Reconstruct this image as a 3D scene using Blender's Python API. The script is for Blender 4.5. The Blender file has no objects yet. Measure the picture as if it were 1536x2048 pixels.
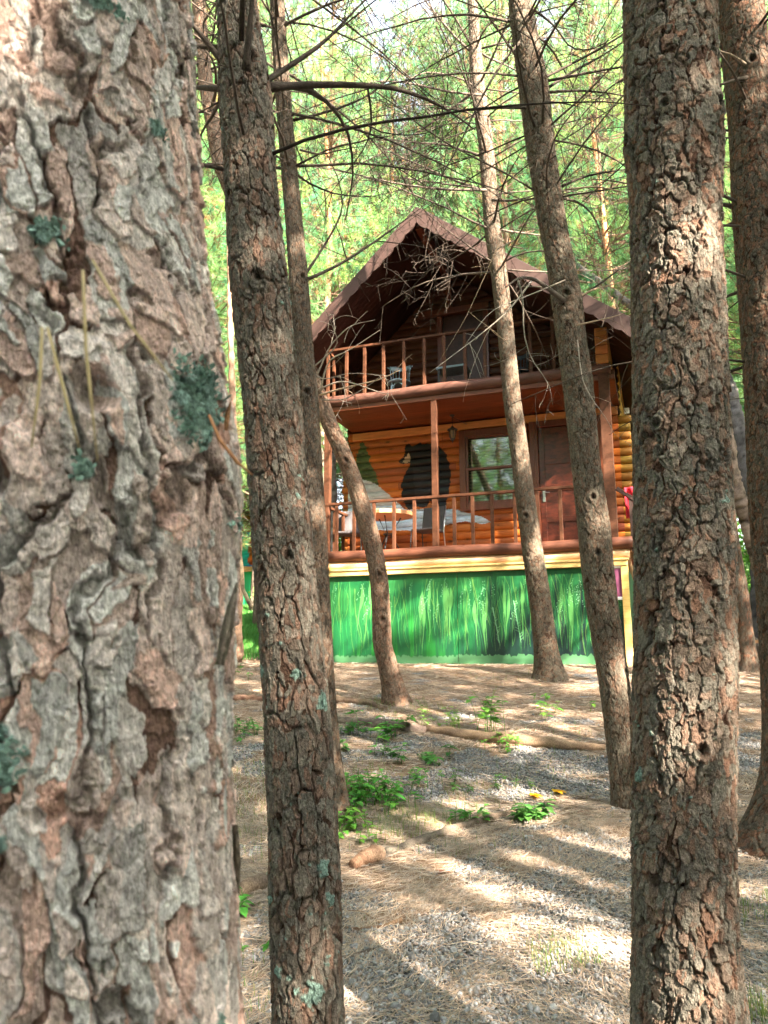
import bpy, math, numpy as np
from mathutils import Matrix, Vector
R = math.radians
sc = bpy.context.scene
# ------------------------------------------------------------------ camera, sky, sun, exposure
F_PX = 1500.0
PITCH = math.atan(286 / F_PX)
EYE = np.array([0.0, 0.0, 1.5])
cam_d = bpy.data.cameras.new('camera'); cam = bpy.data.objects.new('camera', cam_d)
sc.collection.objects.link(cam); sc.camera = cam
cam_d.sensor_fit = 'VERTICAL'; cam_d.sensor_height = 36.0; cam_d.lens = F_PX / 2048 * 36
cam_d.clip_start = 0.05; cam_d.clip_end = 2000
cam.location = EYE; cam.rotation_euler = (math.pi / 2 + PITCH, 0, 0)
cam_d.dof.use_dof = True; cam_d.dof.focus_distance = 3.4; cam_d.dof.aperture_fstop = 9.5
SHADE_SEED, SHADE_P = 3, .78
SUN_AZ = R(42)      # to the right of straight behind the camera
SUN_EL = R(36)
to_sun = Vector((math.sin(SUN_AZ) * math.cos(SUN_EL), -math.cos(SUN_AZ) * math.cos(SUN_EL), math.sin(SUN_EL)))
w = bpy.data.worlds.new('World'); sc.world = w; w.use_nodes = True
nt = w.node_tree; bg = nt.nodes['Background']
sky = nt.nodes.new('ShaderNodeTexSky'); sky.sky_type = 'NISHITA'; sky.sun_disc = False
sky.sun_elevation = SUN_EL; sky.sun_rotation = math.atan2(to_sun.x, to_sun.y)
sky.dust_density = 5.0; sky.air_density = 1.0; sky.ozone_density = .6
hsv = nt.nodes.new('ShaderNodeHueSaturation'); hsv.inputs['Saturation'].default_value = .45; hsv.inputs['Value'].default_value = 1.75   # thin bright cloud whitens the sky
nt.links.new(sky.outputs[0], hsv.inputs['Color']); nt.links.new(hsv.outputs[0], bg.inputs[0]); bg.inputs[1].default_value = 0.05
sd = bpy.data.lights.new('sun', 'SUN'); sun = bpy.data.objects.new('sun', sd); sc.collection.objects.link(sun)
sd.energy = 5.0; sd.angle = R(0.55); sd.color = (1.0, 0.86, 0.68)
sun.rotation_euler = to_sun.to_track_quat('Z', 'Y').to_euler(); sun.location = (6, -6, 12)
sc.view_settings.view_transform = 'Standard'; sc.view_settings.look = 'None'
sc.view_settings.exposure = 3.9; sc.view_settings.gamma = 1.0
sc.cycles.max_bounces = 8; sc.cycles.diffuse_bounces = 4; sc.cycles.transparent_max_bounces = 8
sc.cycles.use_denoising = True
sc.cycles.sample_clamp_indirect = 8.0

# ------------------------------------------------------------------ pixel helpers (1536 x 2048 photograph)
cp, sp = math.cos(PITCH), math.sin(PITCH)
def ray(x, y):
    a = (x - 768) / F_PX; b = (1024 - y) / F_PX
    d = np.array([a, cp - b * sp, sp + b * cp]); return d / d[1]
def at(x, y, Y):
    return EYE + ray(x, y) * Y
def axial(P):
    d = np.asarray(P) - EYE; return d[..., 1] * cp + d[..., 2] * sp
def ss(a, b, x):
    t = np.clip((x - a) / (b - a), 0, 1); return t * t * (3 - 2 * t)

# ------------------------------------------------------------------ numpy noise
def hsh(*k):
    h = np.zeros(np.broadcast(*k).shape, dtype=np.uint32)
    for i, a in enumerate(k):
        h = (h ^ (np.asarray(a).astype(np.int64).astype(np.uint32) * np.uint32(0x9E3779B1 + 2 * i))) * np.uint32(0x85EBCA6B)
        h ^= h >> np.uint32(13)
    h = h * np.uint32(0xC2B2AE35); h ^= h >> np.uint32(16)
    return h.astype(np.float64) / 4294967296.0
def vnoise(x, y, seed=0, per=None):
    xi = np.floor(x); yi = np.floor(y); fx = x - xi; fy = y - yi
    fx = fx * fx * (3 - 2 * fx); fy = fy * fy * (3 - 2 * fy)
    def g(a, b):
        if per: a = np.mod(a, per)
        return hsh(a, b, np.full(1, seed))
    return ((g(xi, yi) * (1 - fx) + g(xi + 1, yi) * fx) * (1 - fy) + (g(xi, yi + 1) * (1 - fx) + g(xi + 1, yi + 1) * fx) * fy) * 2 - 1
def fbm(x, y, seed=0, oct=4, per=None):
    s = 0; a = 1; t = 0
    for o in range(oct):
        s = s + a * vnoise(x, y, seed + 17 * o, per); t += a; a *= .5; x = x * 2; y = y * 2
        if per: per = per * 2
    return s / t
def vor(x, y, seed, per=None, jit=.9):
    xi = np.floor(x); yi = np.floor(y)
    f1 = np.full(x.shape, 9.); f2 = f1.copy(); cid = np.zeros(x.shape); dx1 = np.zeros(x.shape); dy1 = dx1.copy()
    for a in (-1, 0, 1):
        for b in (-1, 0, 1):
            cx = xi + a; cy = yi + b; kx = np.mod(cx, per) if per else cx
            jx = hsh(kx, cy, np.full(1, seed)); jy = hsh(kx, cy, np.full(1, seed + 7))
            dx = x - (cx + .5 + (jx - .5) * jit); dy = y - (cy + .5 + (jy - .5) * jit)
            d = np.sqrt(dx * dx + dy * dy); n = d < f1
            f2 = np.where(n, f1, np.minimum(f2, d)); f1 = np.where(n, d, f1)
            cid = np.where(n, hsh(kx, cy, np.full(1, seed + 3)), cid); dx1 = np.where(n, dx, dx1); dy1 = np.where(n, dy, dy1)
    return f1, f2, cid, dx1, dy1

# ------------------------------------------------------------------ mesh helpers
def mesh(name, V, Q=None, T=None, mats=(), col=None, smooth=False, midx=None):
    me = bpy.data.meshes.new(name)
    V = np.asarray(V, dtype=np.float32)
    Q = np.zeros((0, 4), np.int32) if Q is None or len(Q) == 0 else np.asarray(Q, np.int32)
    T = np.zeros((0, 3), np.int32) if T is None or len(T) == 0 else np.asarray(T, np.int32)
    nq, ntr = len(Q), len(T)
    me.vertices.add(len(V)); me.vertices.foreach_set('co', V.ravel())
    me.loops.add(nq * 4 + ntr * 3); me.loops.foreach_set('vertex_index', np.concatenate([Q.ravel(), T.ravel()]))
    me.polygons.add(nq + ntr)
    st = np.concatenate([np.arange(nq) * 4, nq * 4 + np.arange(ntr) * 3]).astype(np.int32)
    me.polygons.foreach_set('loop_start', st)
    me.polygons.foreach_set('use_smooth', np.full(nq + ntr, smooth))
    if midx is not None: me.polygons.foreach_set('material_index', np.asarray(midx, np.int32))
    for m in mats: me.materials.append(m)
    if col is not None:
        a = me.color_attributes.new('Col', 'FLOAT_COLOR', 'POINT')
        c = np.ones((len(V), 4), np.float32); c[:, :np.asarray(col).shape[1]] = col
        a.data.foreach_set('color', c.ravel())
    me.update(calc_edges=True)
    return me
def link(name, me, parent=None):
    o = bpy.data.objects.new(name, me); sc.collection.objects.link(o)
    if parent is not None: o.parent = parent
    return o
def tag(o, label=None, cat=None, group=None, kind=None):
    if label: o['label'] = label
    if cat: o['category'] = cat
    if group: o['group'] = group
    if kind: o['kind'] = kind
    return o
def empty(name, loc=(0, 0, 0), rz=0):
    o = bpy.data.objects.new(name, None); sc.collection.objects.link(o)
    o.location = [float(c) for c in loc]; o.rotation_euler = (0, 0, rz); o.empty_display_size = .2
    return o
class MB:
    def __init__(s): s.V = []; s.Q = []; s.T = []; s.C = []; s.n = 0
    def add(s, V, Q=None, T=None, col=None):
        V = np.asarray(V, float).reshape(-1, 3)
        s.V.append(V)
        if Q is not None and len(Q): s.Q.append(np.asarray(Q) + s.n)
        if T is not None and len(T): s.T.append(np.asarray(T) + s.n)
        c = np.ones((len(V), 3)) * (np.asarray(col) if col is not None else .5)
        s.C.append(c); s.n += len(V); return s
    def box(s, x0, x1, y0, y1, z0, z1, col=None):
        V = [(x, y, z) for x in (x0, x1) for y in (y0, y1) for z in (z0, z1)]
        return s.add(V, [(0, 1, 3, 2), (4, 6, 7, 5), (0, 4, 5, 1), (2, 3, 7, 6), (0, 2, 6, 4), (1, 5, 7, 3)], col=col)
    def obox(s, p0, p1, wdt, hgt, col=None, up=(0, 0, 1)):
        p0 = np.array(p0, float); p1 = np.array(p1, float); d = p1 - p0; d /= np.linalg.norm(d)
        a = np.cross(d, up); a /= np.linalg.norm(a); b = np.cross(a, d)
        V = [p + a * i * wdt / 2 + b * j * hgt / 2 for p in (p0, p1) for i in (-1, 1) for j in (-1, 1)]
        return s.add(V, [(0, 1, 3, 2), (4, 6, 7, 5), (0, 4, 5, 1), (2, 3, 7, 6), (0, 2, 6, 4), (1, 5, 7, 3)], col=col)
    def tube(s, P, r, n=8, col=None, cap=True):
        P = np.asarray(P, float); r = np.ones(len(P)) * r; m = len(P)
        t = np.gradient(P, axis=0); t /= np.linalg.norm(t, axis=1)[:, None] + 1e-9
        ref = np.array([0, 0, 1.]) if abs(t[0][2]) < .9 else np.array([1., 0, 0])
        a = np.cross(t, ref); a /= np.linalg.norm(a, axis=1)[:, None] + 1e-9; b = np.cross(t, a)
        th = np.arange(n) * 2 * np.pi / n
        V = P[:, None] + r[:, None, None] * (np.cos(th)[None, :, None] * a[:, None] + np.sin(th)[None, :, None] * b[:, None])
        V = V.reshape(-1, 3); i = np.arange(m - 1)[:, None] * n; j = np.arange(n)[None]; k = (j + 1) % n
        Q = np.stack([i + j, i + k, i + n + k, i + n + j], -1).reshape(-1, 4)
        T = []
        if cap and n > 3:
            V = np.vstack([V, P[0], P[-1]]); e = m * n
            T = [(e, (q + 1) % n, q) for q in range(n)] + [(e + 1, (m - 1) * n + q, (m - 1) * n + (q + 1) % n) for q in range(n)]
        return s.add(V, Q, T, col)
    def lathe(s, prof, c, n=12, col=None):
        prof = np.array(prof, float); m = len(prof); th = np.arange(n) * 2 * np.pi / n
        V = np.stack([c[0] + prof[:, :1] * np.cos(th), c[1] + prof[:, :1] * np.sin(th), c[2] + prof[:, 1:] * np.ones(n)], -1).reshape(-1, 3)
        i = np.arange(m - 1)[:, None] * n; j = np.arange(n)[None]; k = (j + 1) % n
        return s.add(V, np.stack([i + j, i + k, i + n + k, i + n + j], -1).reshape(-1, 4), col=col)
    def build(s, name, mat, parent=None, smooth=False, bevel=0):
        me = mesh(name, np.vstack(s.V), np.vstack(s.Q) if s.Q else None, np.vstack(s.T) if s.T else None, [mat], np.vstack(s.C), smooth)
        o = link(name, me, parent)
        if bevel:
            b = o.modifiers.new('edge', 'BEVEL'); b.width = bevel; b.segments = 2; b.limit_method = 'ANGLE'
        return o

# ------------------------------------------------------------------ materials
def mat(name, base=(.5, .5, .5), rough=.7, attr=False, n_scale=30., n_amt=.25, stretch=(1, 1, 1), bump=.0, bscale=None, spec=.3, transl=0, metal=0, coat=0):
    m = bpy.data.materials.new(name); m.use_nodes = True; N = m.node_tree; L = N.links
    b = N.nodes['Principled BSDF']; b.inputs['Roughness'].default_value = rough
    b.inputs['Specular IOR Level'].default_value = spec; b.inputs['Metallic'].default_value = metal
    b.inputs['Coat Weight'].default_value = coat
    tc = N.nodes.new('ShaderNodeTexCoord'); mp = N.nodes.new('ShaderNodeMapping'); mp.inputs['Scale'].default_value = stretch
    L.new(tc.outputs['Object'], mp.inputs[0])
    nz = N.nodes.new('ShaderNodeTexNoise'); nz.inputs['Scale'].default_value = n_scale; nz.inputs['Detail'].default_value = 6
    nz.inputs['Roughness'].default_value = .65
    L.new(mp.outputs[0], nz.inputs['Vector'])
    mr = N.nodes.new('ShaderNodeMapRange'); mr.inputs[1].default_value = .3; mr.inputs[2].default_value = .7
    mr.inputs[3].default_value = 1 - n_amt; mr.inputs[4].default_value = 1 + n_amt
    L.new(nz.outputs[0], mr.inputs[0])
    mx = N.nodes.new('ShaderNodeVectorMath'); mx.operation = 'SCALE'
    if attr:
        at_ = N.nodes.new('ShaderNodeAttribute'); at_.attribute_name = 'Col'; L.new(at_.outputs['Color'], mx.inputs[0])
    else: mx.inputs[0].default_value = base[:3]
    L.new(mr.outputs[0], mx.inputs['Scale']); L.new(mx.outputs[0], b.inputs['Base Color'])
    if bump:
        bp = N.nodes.new('ShaderNodeBump'); bp.inputs['Strength'].default_value = bump; bp.inputs['Distance'].default_value = .01
        if bscale:
            n2 = N.nodes.new('ShaderNodeTexNoise'); n2.inputs['Scale'].default_value = bscale; n2.inputs['Detail'].default_value = 5
            L.new(mp.outputs[0], n2.inputs['Vector']); L.new(n2.outputs[0], bp.inputs['Height'])
        else: L.new(nz.outputs[0], bp.inputs['Height'])
        L.new(bp.outputs[0], b.inputs['Normal'])
    if transl:
        out = N.nodes['Material Output']; t = N.nodes.new('ShaderNodeBsdfTranslucent'); ms = N.nodes.new('ShaderNodeMixShader')
        ms.inputs[0].default_value = transl; L.new(mx.outputs[0], t.inputs['Color'])
        L.new(b.outputs[0], ms.inputs[1]); L.new(t.outputs[0], ms.inputs[2]); L.new(ms.outputs[0], out.inputs[0])
    return m
M = {}
M['bark'] = mat('pine_bark', attr=True, rough=.9, n_scale=170, n_amt=.55, stretch=(1, 1, .5), bump=.8, bscale=420, spec=.12)
M['twig'] = mat('dead_twig_bark', attr=True, rough=.9, n_scale=60, n_amt=.3, bump=.4, bscale=200, spec=.1)
M['needle'] = mat('pine_needles_green', attr=True, rough=.45, n_scale=3, n_amt=.2, transl=.5, spec=.4)
M['leaf'] = mat('leaf_green', attr=True, rough=.5, n_scale=20, n_amt=.15, transl=.4, spec=.35)
M['lichen'] = mat('lichen', attr=True, rough=.95, n_scale=200, n_amt=.3, bump=.5)
M['straw'] = mat('dry_needles', attr=True, rough=.6, n_scale=40, n_amt=.15, spec=.35)
M['stone'] = mat('gravel_stone', attr=True, rough=.8, n_scale=120, n_amt=.15, spec=.3)
M['logwall'] = mat('varnished_log', attr=True, rough=.5, n_scale=9, n_amt=.34, stretch=(.5, 1, 14), bump=.15, bscale=30, spec=.25)
M['paintboard'] = mat('painted_board', attr=True, rough=.5, n_scale=60, n_amt=.06, bump=.1, spec=.4)
M['brown'] = mat('brown_painted_wood', (.062, .024, .012), rough=.6, n_scale=14, n_amt=.4, stretch=(1, 1, 1.5), bump=.25, spec=.18)
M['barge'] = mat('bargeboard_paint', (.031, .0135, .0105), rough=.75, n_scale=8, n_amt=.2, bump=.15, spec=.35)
M['soffit'] = mat('dark_stained_planks', attr=True, rough=.55, n_scale=20, n_amt=.3, stretch=(1, .15, 1), bump=.2, spec=.35)
M['ceil'] = mat('porch_ceiling_planks', attr=True, rough=.45, n_scale=18, n_amt=.3, stretch=(.12, 1, 1), bump=.15, spec=.4)
M['pine'] = mat('bare_pine_timber', attr=True, rough=.6, n_scale=10, n_amt=.22, stretch=(.4, 3, 3), bump=.15, spec=.3)
M['redwood'] = mat('red_stained_wood', (.11, .026, .010), rough=.38, n_scale=14, n_amt=.35, stretch=(3, 3, .4), bump=.15, spec=.5)
M['doorwood'] = mat('burl_door_wood', (.08, .016, .008), rough=.35, n_scale=9, n_amt=.7, stretch=(1, 1, 2.5), bump=.1, spec=.5)
M['black'] = mat('black_iron', (.02, .02, .022), rough=.5, n_amt=.2, spec=.5)
M['darkseat'] = mat('dark_weave', (.045, .04, .045), rough=.6, n_scale=90, n_amt=.4, bump=.4, spec=.4)
M['steel'] = mat('brushed_steel', (.5, .5, .5), rough=.35, n_amt=.1, metal=1)
M['greyblue'] = mat('grey_blue_paint', (.22, .31, .38), rough=.5, n_scale=20, n_amt=.15, spec=.4)
M['white'] = mat('white_plastic', (.75, .76, .78), rough=.5, n_amt=.06)
M['purple'] = mat('plum_board', (.22, .06, .13), rough=.6, n_scale=14, n_amt=.12)
M['red'] = mat('red_cloth', (.55, .02, .04), rough=.9, n_scale=60, n_amt=.3, bump=.4)
M['teal'] = mat('teal_cloth', (.01, .16, .25), rough=.9, n_scale=60, n_amt=.2, bump=.3)
M['shingle'] = mat('roof_shingle', (.06, .05, .05), rough=.9, n_scale=25, n_amt=.4, bump=.4)
M['slat'] = mat('blind_slat', (.26, .25, .18), rough=.6, n_amt=.08)
M['amber'] = mat('old_lamp_glass', (.25, .15, .08), rough=.15, n_amt=.2, spec=.6)
def glass():
    m = bpy.data.materials.new('window_glass'); m.use_nodes = True; N = m.node_tree; L = N.links
    b = N.nodes['Principled BSDF']; out = N.nodes['Material Output']
    g = N.nodes.new('ShaderNodeBsdfGlossy'); g.inputs['Roughness'].default_value = .03; g.inputs['Color'].default_value = (.9, .95, .9, 1)
    t = N.nodes.new('ShaderNodeBsdfTransparent'); t.inputs['Color'].default_value = (.8, .85, .8, 1)
    ms = N.nodes.new('ShaderNodeMixShader'); fr = N.nodes.new('ShaderNodeFresnel'); fr.inputs[0].default_value = 1.75
    L.new(fr.outputs[0], ms.inputs[0]); L.new(t.outputs[0], ms.inputs[1]); L.new(g.outputs[0], ms.inputs[2]); L.new(ms.outputs[0], out.inputs[0])
    return m
M['glass'] = glass()

# ------------------------------------------------------------------ terrain
def gz(x, y):
    x = np.asarray(x, float); y = np.asarray(y, float)
    prof = np.interp(y, [-60, -3, 1, 11.0, 14.2, 20, 40, 90, 300], [-1.5, -.3, 0, 1.33, 1.38, 2.2, 6.2, 14, 30])
    n = .035 * fbm(x * .7 + 9, y * .7 + 3, 5, 3) + .22 * fbm(x * .12, y * .12, 8, 2) * ss(16, 40, y)
    near = .006 * fbm(x * 7, y * 7, 12, 3)
    return prof + n * ss(0, 1, np.abs(y - 12.5) / 2.2 + ss(3, 9, np.abs(x - 1.8))) + near
def gravel(x, y):    # 1 where gravel shows, 0 under needles
    g = fbm(x * 1.1 + 3, y * 1.3, 31, 3) * .9 + fbm(x * 4.2 + 3, y * 5, 33, 3) * 1.1
    b = np.interp(y, [2.4, 3.2, 4.2, 5.2, 6.5, 8.5, 12], [.5, .36, .16, -.02, -.32, -.6, -.8])
    b = b + .85 * np.exp(-((x - 1.25) / .75) ** 2 - ((y - 6.05) / .55) ** 2) + .25 * ss(.5, 2.4, x) * (1 - ss(6, 9, y))
    b = b + .4 * np.exp(-((x + 1.6) / .8) ** 2 - ((y - 8.2) / .35) ** 2) - .7 * np.exp(-((x + .9) / .8) ** 2 - ((y - 4.9) / 1.2) ** 2)
    return ss(-.12, .16, g + b)
def green(x, y):
    far = ss(14, 17, y) * ss(-.25, .25, fbm(x * .25, y * .25, 77, 3) + .35)
    return far
xs = np.concatenate([-150 + 143 * (1 - np.linspace(1, 0, 40) ** 2) , np.linspace(-7, 9, 540)[1:], 9 + 150 * np.linspace(0, 1, 40)[1:] ** 2])
ys = np.concatenate([np.linspace(-60, 1.6, 60), np.linspace(1.6, 13, 560)[1:], 13 + 280 * np.linspace(0, 1, 160)[1:] ** 2])
gx, gy = np.meshgrid(xs, ys)
gzv = gz(gx, gy)
nx, ny = len(xs), len(ys)
i = np.arange(ny - 1)[:, None] * nx + np.arange(nx - 1)[None]
GQ = np.stack([i, i + 1, i + nx + 1, i + nx], -1).reshape(-1, 4)
gcol = np.stack([gravel(gx, gy), green(gx, gy), ss(-.3, .5, fbm(gx * 2.3, gy * 2.3, 50, 3))], -1).reshape(-1, 3)
def ground_mat():
    m = bpy.data.materials.new('forest_floor'); m.use_nodes = True; N = m.node_tree; L = N.links
    b = N.nodes['Principled BSDF']; b.inputs['Roughness'].default_value = .9; b.inputs['Specular IOR Level'].default_value = .15
    def node(t, **k):
        n = N.nodes.new('ShaderNode' + t)
        for a, v in k.items(): setattr(n, a, v)
        return n
    tc = node('TexCoord'); a = node('Attribute'); a.attribute_name = 'Col'; sx = node('SeparateColor'); L.new(a.outputs['Color'], sx.inputs[0])
    v = node('TexVoronoi'); v.inputs['Scale'].default_value = 85; L.new(tc.outputs['Object'], v.inputs['Vector'])
    hs = node('SeparateColor'); L.new(v.outputs['Color'], hs.inputs[0])
    rs = node('ValToRGB'); L.new(hs.outputs[0], rs.inputs[0])
    rs.color_ramp.elements[0].color = (.10, .10, .11, 1); rs.color_ramp.elements[1].color = (.40, .41, .44, 1)
    e = node('MapRange'); L.new(v.outputs['Distance'], e.inputs[0]); e.inputs[1].default_value = .35; e.inputs[2].default_value = .62; e.inputs[3].default_value = 1; e.inputs[4].default_value = .25
    st = node('VectorMath', operation='SCALE'); L.new(rs.outputs[0], st.inputs[0]); L.new(e.outputs[0], st.inputs['Scale'])
    def straw(rot, s):
        mp = node('Mapping'); mp.inputs['Rotation'].default_value = (0, 0, rot); mp.inputs['Scale'].default_value = (s, s * 14, s)
        L.new(tc.outputs['Object'], mp.inputs[0]); n = node('TexNoise'); n.inputs['Scale'].default_value = 12; n.inputs['Detail'].default_value = 3
        n.inputs['Distortion'].default_value = .6
        L.new(mp.outputs[0], n.inputs['Vector']); return n
    s1, s2 = straw(.3, 1.2), straw(-.5, 1.0)
    mxs = node('Math', operation='MAXIMUM'); L.new(s1.outputs[0], mxs.inputs[0]); L.new(s2.outputs[0], mxs.inputs[1])
    rn = node('ValToRGB'); L.new(mxs.outputs[0], rn.inputs[0])
    E = rn.color_ramp.elements; E[0].position = .42; E[0].color = (.10, .058, .035, 1); E[1].position = .72; E[1].color = (.38, .285, .215, 1)
    k = E.new(.56); k.color = (.20, .13, .085, 1)
    m1 = node('Mix', data_type='RGBA'); L.new(sx.outputs[0], m1.inputs[0]); L.new(rn.outputs[0], m1.inputs[6]); L.new(st.outputs[0], m1.inputs[7])
    gn = node('TexNoise'); gn.inputs['Scale'].default_value = 8; gn.inputs['Detail'].default_value = 6; L.new(tc.outputs['Object'], gn.inputs['Vector'])
    rg = node('ValToRGB'); L.new(gn.outputs[0], rg.inputs[0]); rg.color_ramp.elements[0].position = .35; rg.color_ramp.elements[1].position = .7
    rg.color_ramp.elements[0].color = (.03, .09, .015, 1); rg.color_ramp.elements[1].color = (.12, .3, .05, 1)
    m2 = node('Mix', data_type='RGBA'); L.new(sx.outputs[1], m2.inputs[0]); L.new(m1.outputs[2], m2.inputs[6]); L.new(rg.outputs[0], m2.inputs[7])
    L.new(m2.outputs[2], b.inputs['Base Color'])
    bp = node('Bump'); bp.inputs['Strength'].default_value = .8; bp.inputs['Distance'].default_value = .012
    mh = node('Mix', data_type='FLOAT'); L.new(sx.outputs[0], mh.inputs[0]); L.new(mxs.outputs[0], mh.inputs[2]); L.new(e.outputs[0], mh.inputs[3])
    L.new(mh.outputs[0], bp.inputs['Height']); L.new(bp.outputs[0], b.inputs['Normal'])
    return m
tag(link('ground', mesh('ground', np.stack([gx, gy, gzv], -1).reshape(-1, 3), GQ, None, [ground_mat()], gcol, True)), kind='structure')

# ------------------------------------------------------------------ CABIN (local frame: x right along the front, y into the building, z up)
YAW = R(20)
CO = at(1268, 1330, 11.5)
cab = empty('log_cabin', CO, -YAW)
tag(cab, 'two storey log cabin with brown gable balcony on a green painted base', 'cabin')
CU = np.array([math.cos(YAW), -math.sin(YAW), 0]); CW = np.array([math.sin(YAW), math.cos(YAW), 0])
def c2w(x, y, z): return CO + CU * x + CW * y + np.array([0, 0, z])
def onwall(px, py, w_):
    r = ray(px, py); o = CO - EYE; k = (o @ CW + w_) / (r @ CW); P = r * k - o
    return P @ CU, P[2]
LX, DW = -5.17, 1.4         # left end, wall depth
DECK, UP = 1.93, 4.70       # floor heights
BACK = 6.6
RX, RZ = -3.10, 7.79        # ridge
SL, SR = .965, .77          # roof slopes left / right
RF = -.8                    # roof front plane
def roofz(x): return RZ - np.where(x < RX, (RX - x) * SL, (x - RX) * SR)
rng = np.random.default_rng(4)

def inpoly(x, z, poly):
    ins = np.zeros(x.shape, bool); n = len(poly)
    for i in range(n):
        x1, z1 = poly[i]; x2, z2 = poly[(i + 1) % n]
        if z1 == z2: continue
        c = ((z1 > z) != (z2 > z)) & (x < (x2 - x1) * (z - z1) / (z2 - z1) + x1); ins ^= c
    return ins
PITCHL = .15
def log_profile(z):
    t = np.mod(z, PITCHL) / PITCHL * 2 - 1
    return .050 * np.sqrt(np.clip(1 - (np.abs(t) * .985) ** 2.6, 0, 1))
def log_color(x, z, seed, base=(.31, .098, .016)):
    li = np.floor(z / PITCHL); seg = np.floor(x / 2.1 + hsh(li, np.full(1, seed)) * 3)
    r1 = hsh(li, seg, np.full(1, seed + 1)); r2 = hsh(li, seg, np.full(1, seed + 2))
    c = np.stack([base[0] * (.55 + .80 * r1), base[1] * (.40 + 1.05 * r1 * (.6 + .4 * r2)), base[2] * (.5 + .9 * r2)], -1)
    f1, f2, cid, _, _ = vor(x / .42, z / PITCHL, seed + 9)
    kn = (cid > .5) & (f1 < .11 * cid); c[kn] *= .30; ring_ = (cid > .5) & (f1 < .2) & ~kn; c[ring_] *= .8
    joint = np.abs(np.mod(x / 2.1 + hsh(li, np.full(1, seed)) * 3, 1) * 2.1) < .006
    c[joint] *= .35
    g = fbm(x * 3, z * 90, seed + 4, 3)
    return c * (1 + .18 * g[..., None])
def grid_wall(name, x0, x1, z0, z1, nxx, nzz, keep, colf, flip=False, ax=lambda x, y, z: (x, y, z), m='logwall'):
    X, Z = np.meshgrid(np.linspace(x0, x1, nxx), np.linspace(z0, z1, nzz))
    D = log_profile(Z); C = colf(X, Z)
    V = np.stack(ax(X, -D, Z), -1).reshape(-1, 3)
    i = np.arange(nzz - 1)[:, None] * nxx + np.arange(nxx - 1)[None]
    k = np.stack([i, i + 1, i + nxx + 1, i + nxx], -1).reshape(-1, 4)
    K = keep(X, Z).ravel(); k = k[K[k].all(1)]
    return link(name, mesh(name, V, k, None, [M[m]], C.reshape(-1, 3), True), cab)

# openings
wx0, wz1 = onwall(925, 862, DW); wx1, wz0 = onwall(1058, 1018, DW)
WIN = (wx0, wx1, 2.84, 4.27)
dx0 = onwall(1063, 900, DW)[0]; dx1 = onwall(1204, 900, DW)[0]
DOOR = (dx0, dx1, DECK, 4.30)
Zm = 2.518  # painted picture: traced on the zoomed photograph
def wp(zx, zy): return onwall(620 + zx / 4.518, 860 + zy / 4.518, DW - .03)
bear = [wp(*p) for p in [(862, 165), (868, 135), (885, 122), (905, 128), (925, 150), (955, 140), (975, 122), (1000, 110), (1022, 130), (1060, 122), (1110, 125), (1180, 155), (1238, 225), (1262, 320), (1272, 400), (1262, 500), (1245, 600), (1228, 690), (1190, 712), (1150, 700), (1148, 640), (1078, 640), (1068, 690), (1010, 705), (965, 690), (940, 722), (882, 722), (858, 690), (835, 600), (828, 500), (850, 410), (890, 340), (905, 300), (870, 308), (830, 306), (810, 288), (813, 266), (850, 250), (856, 205)]]
muzz = [wp(*p) for p in [(885, 205), (908, 238), (906, 288), (872, 304), (838, 296), (856, 262), (872, 235)]]
nose = [wp(*p) for p in [(812, 264), (838, 262), (848, 282), (838, 300), (815, 292)]]
leg1 = [wp(*p) for p in [(925, 340), (1085, 380), (1100, 520), (1060, 640), (1066, 690), (1010, 705), (968, 690), (950, 600), (940, 480)]]
leg2 = [wp(*p) for p in [(1165, 440), (1245, 430), (1262, 500), (1228, 690), (1150, 700), (1150, 560)]]
tree1 = [wp(*p) for p in [(472, 92), (498, 150), (520, 200), (545, 240), (540, 270), (562, 330), (575, 370), (600, 410), (630, 500), (560, 495), (480, 455), (430, 420), (415, 300), (428, 230), (440, 190), (455, 140)]]
tree2 = [wp(*p) for p in [(335, 85), (365, 150), (390, 230), (400, 300), (430, 430), (340, 420), (220, 400), (230, 330), (270, 250), (300, 160)]]
hill = [wp(*p) for p in [(205, 400), (330, 395), (480, 448), (590, 485), (640, 525), (700, 575), (745, 610), (800, 660), (850, 715), (900, 725), (1010, 715), (1150, 722), (1300, 712), (1390, 742), (1500, 770), (1590, 800), (1640, 830), (1560, 850), (1400, 825), (1200, 862), (1000, 905), (850, 912), (600, 905), (420, 880), (330, 852), (270, 830), (200, 690)]]
def wallcol(X, Z):
    C = log_color(X, Z, 3)
    xx = X + .012 * vnoise(X * 60, Z * 60, 5) + .02 * vnoise(X * 14, Z * 14, 6); zz = Z + .012 * vnoise(X * 60, Z * 60, 8)
    tx = X + .03 * (np.abs(np.mod(Z * 11, 1) - .5) - .25) + .03 * vnoise(X * 40, Z * 30, 9)
    def put(pl, c, xa=xx, za=zz, var=.15):
        k = inpoly(xa, za, pl); C[k] = (np.array(c) * (1 + var * (fbm(X * 14, Z * 40, 14, 3)[..., None])))[k]
        return k
    k = put(tree2, (.035, .055, .025), tx); k = put(tree1, (.05, .075, .025), tx, var=.9)
    put(hill, (.36, .39, .41), var=.3)
    k = inpoly(xx, zz, hill); hz = (Z < 3.0) & k; C[hz] = C[hz] * np.array([1.05, 1.25, 1.45])
    put(bear, (.004, .0037, .0045), var=.5)
    put(leg1, (.013, .013, .015), var=.5); put(leg2, (.010, .013, .018), var=.5)
    put(muzz, (.36, .26, .17)); put(nose, (.02, .02, .02))
    return C
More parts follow.
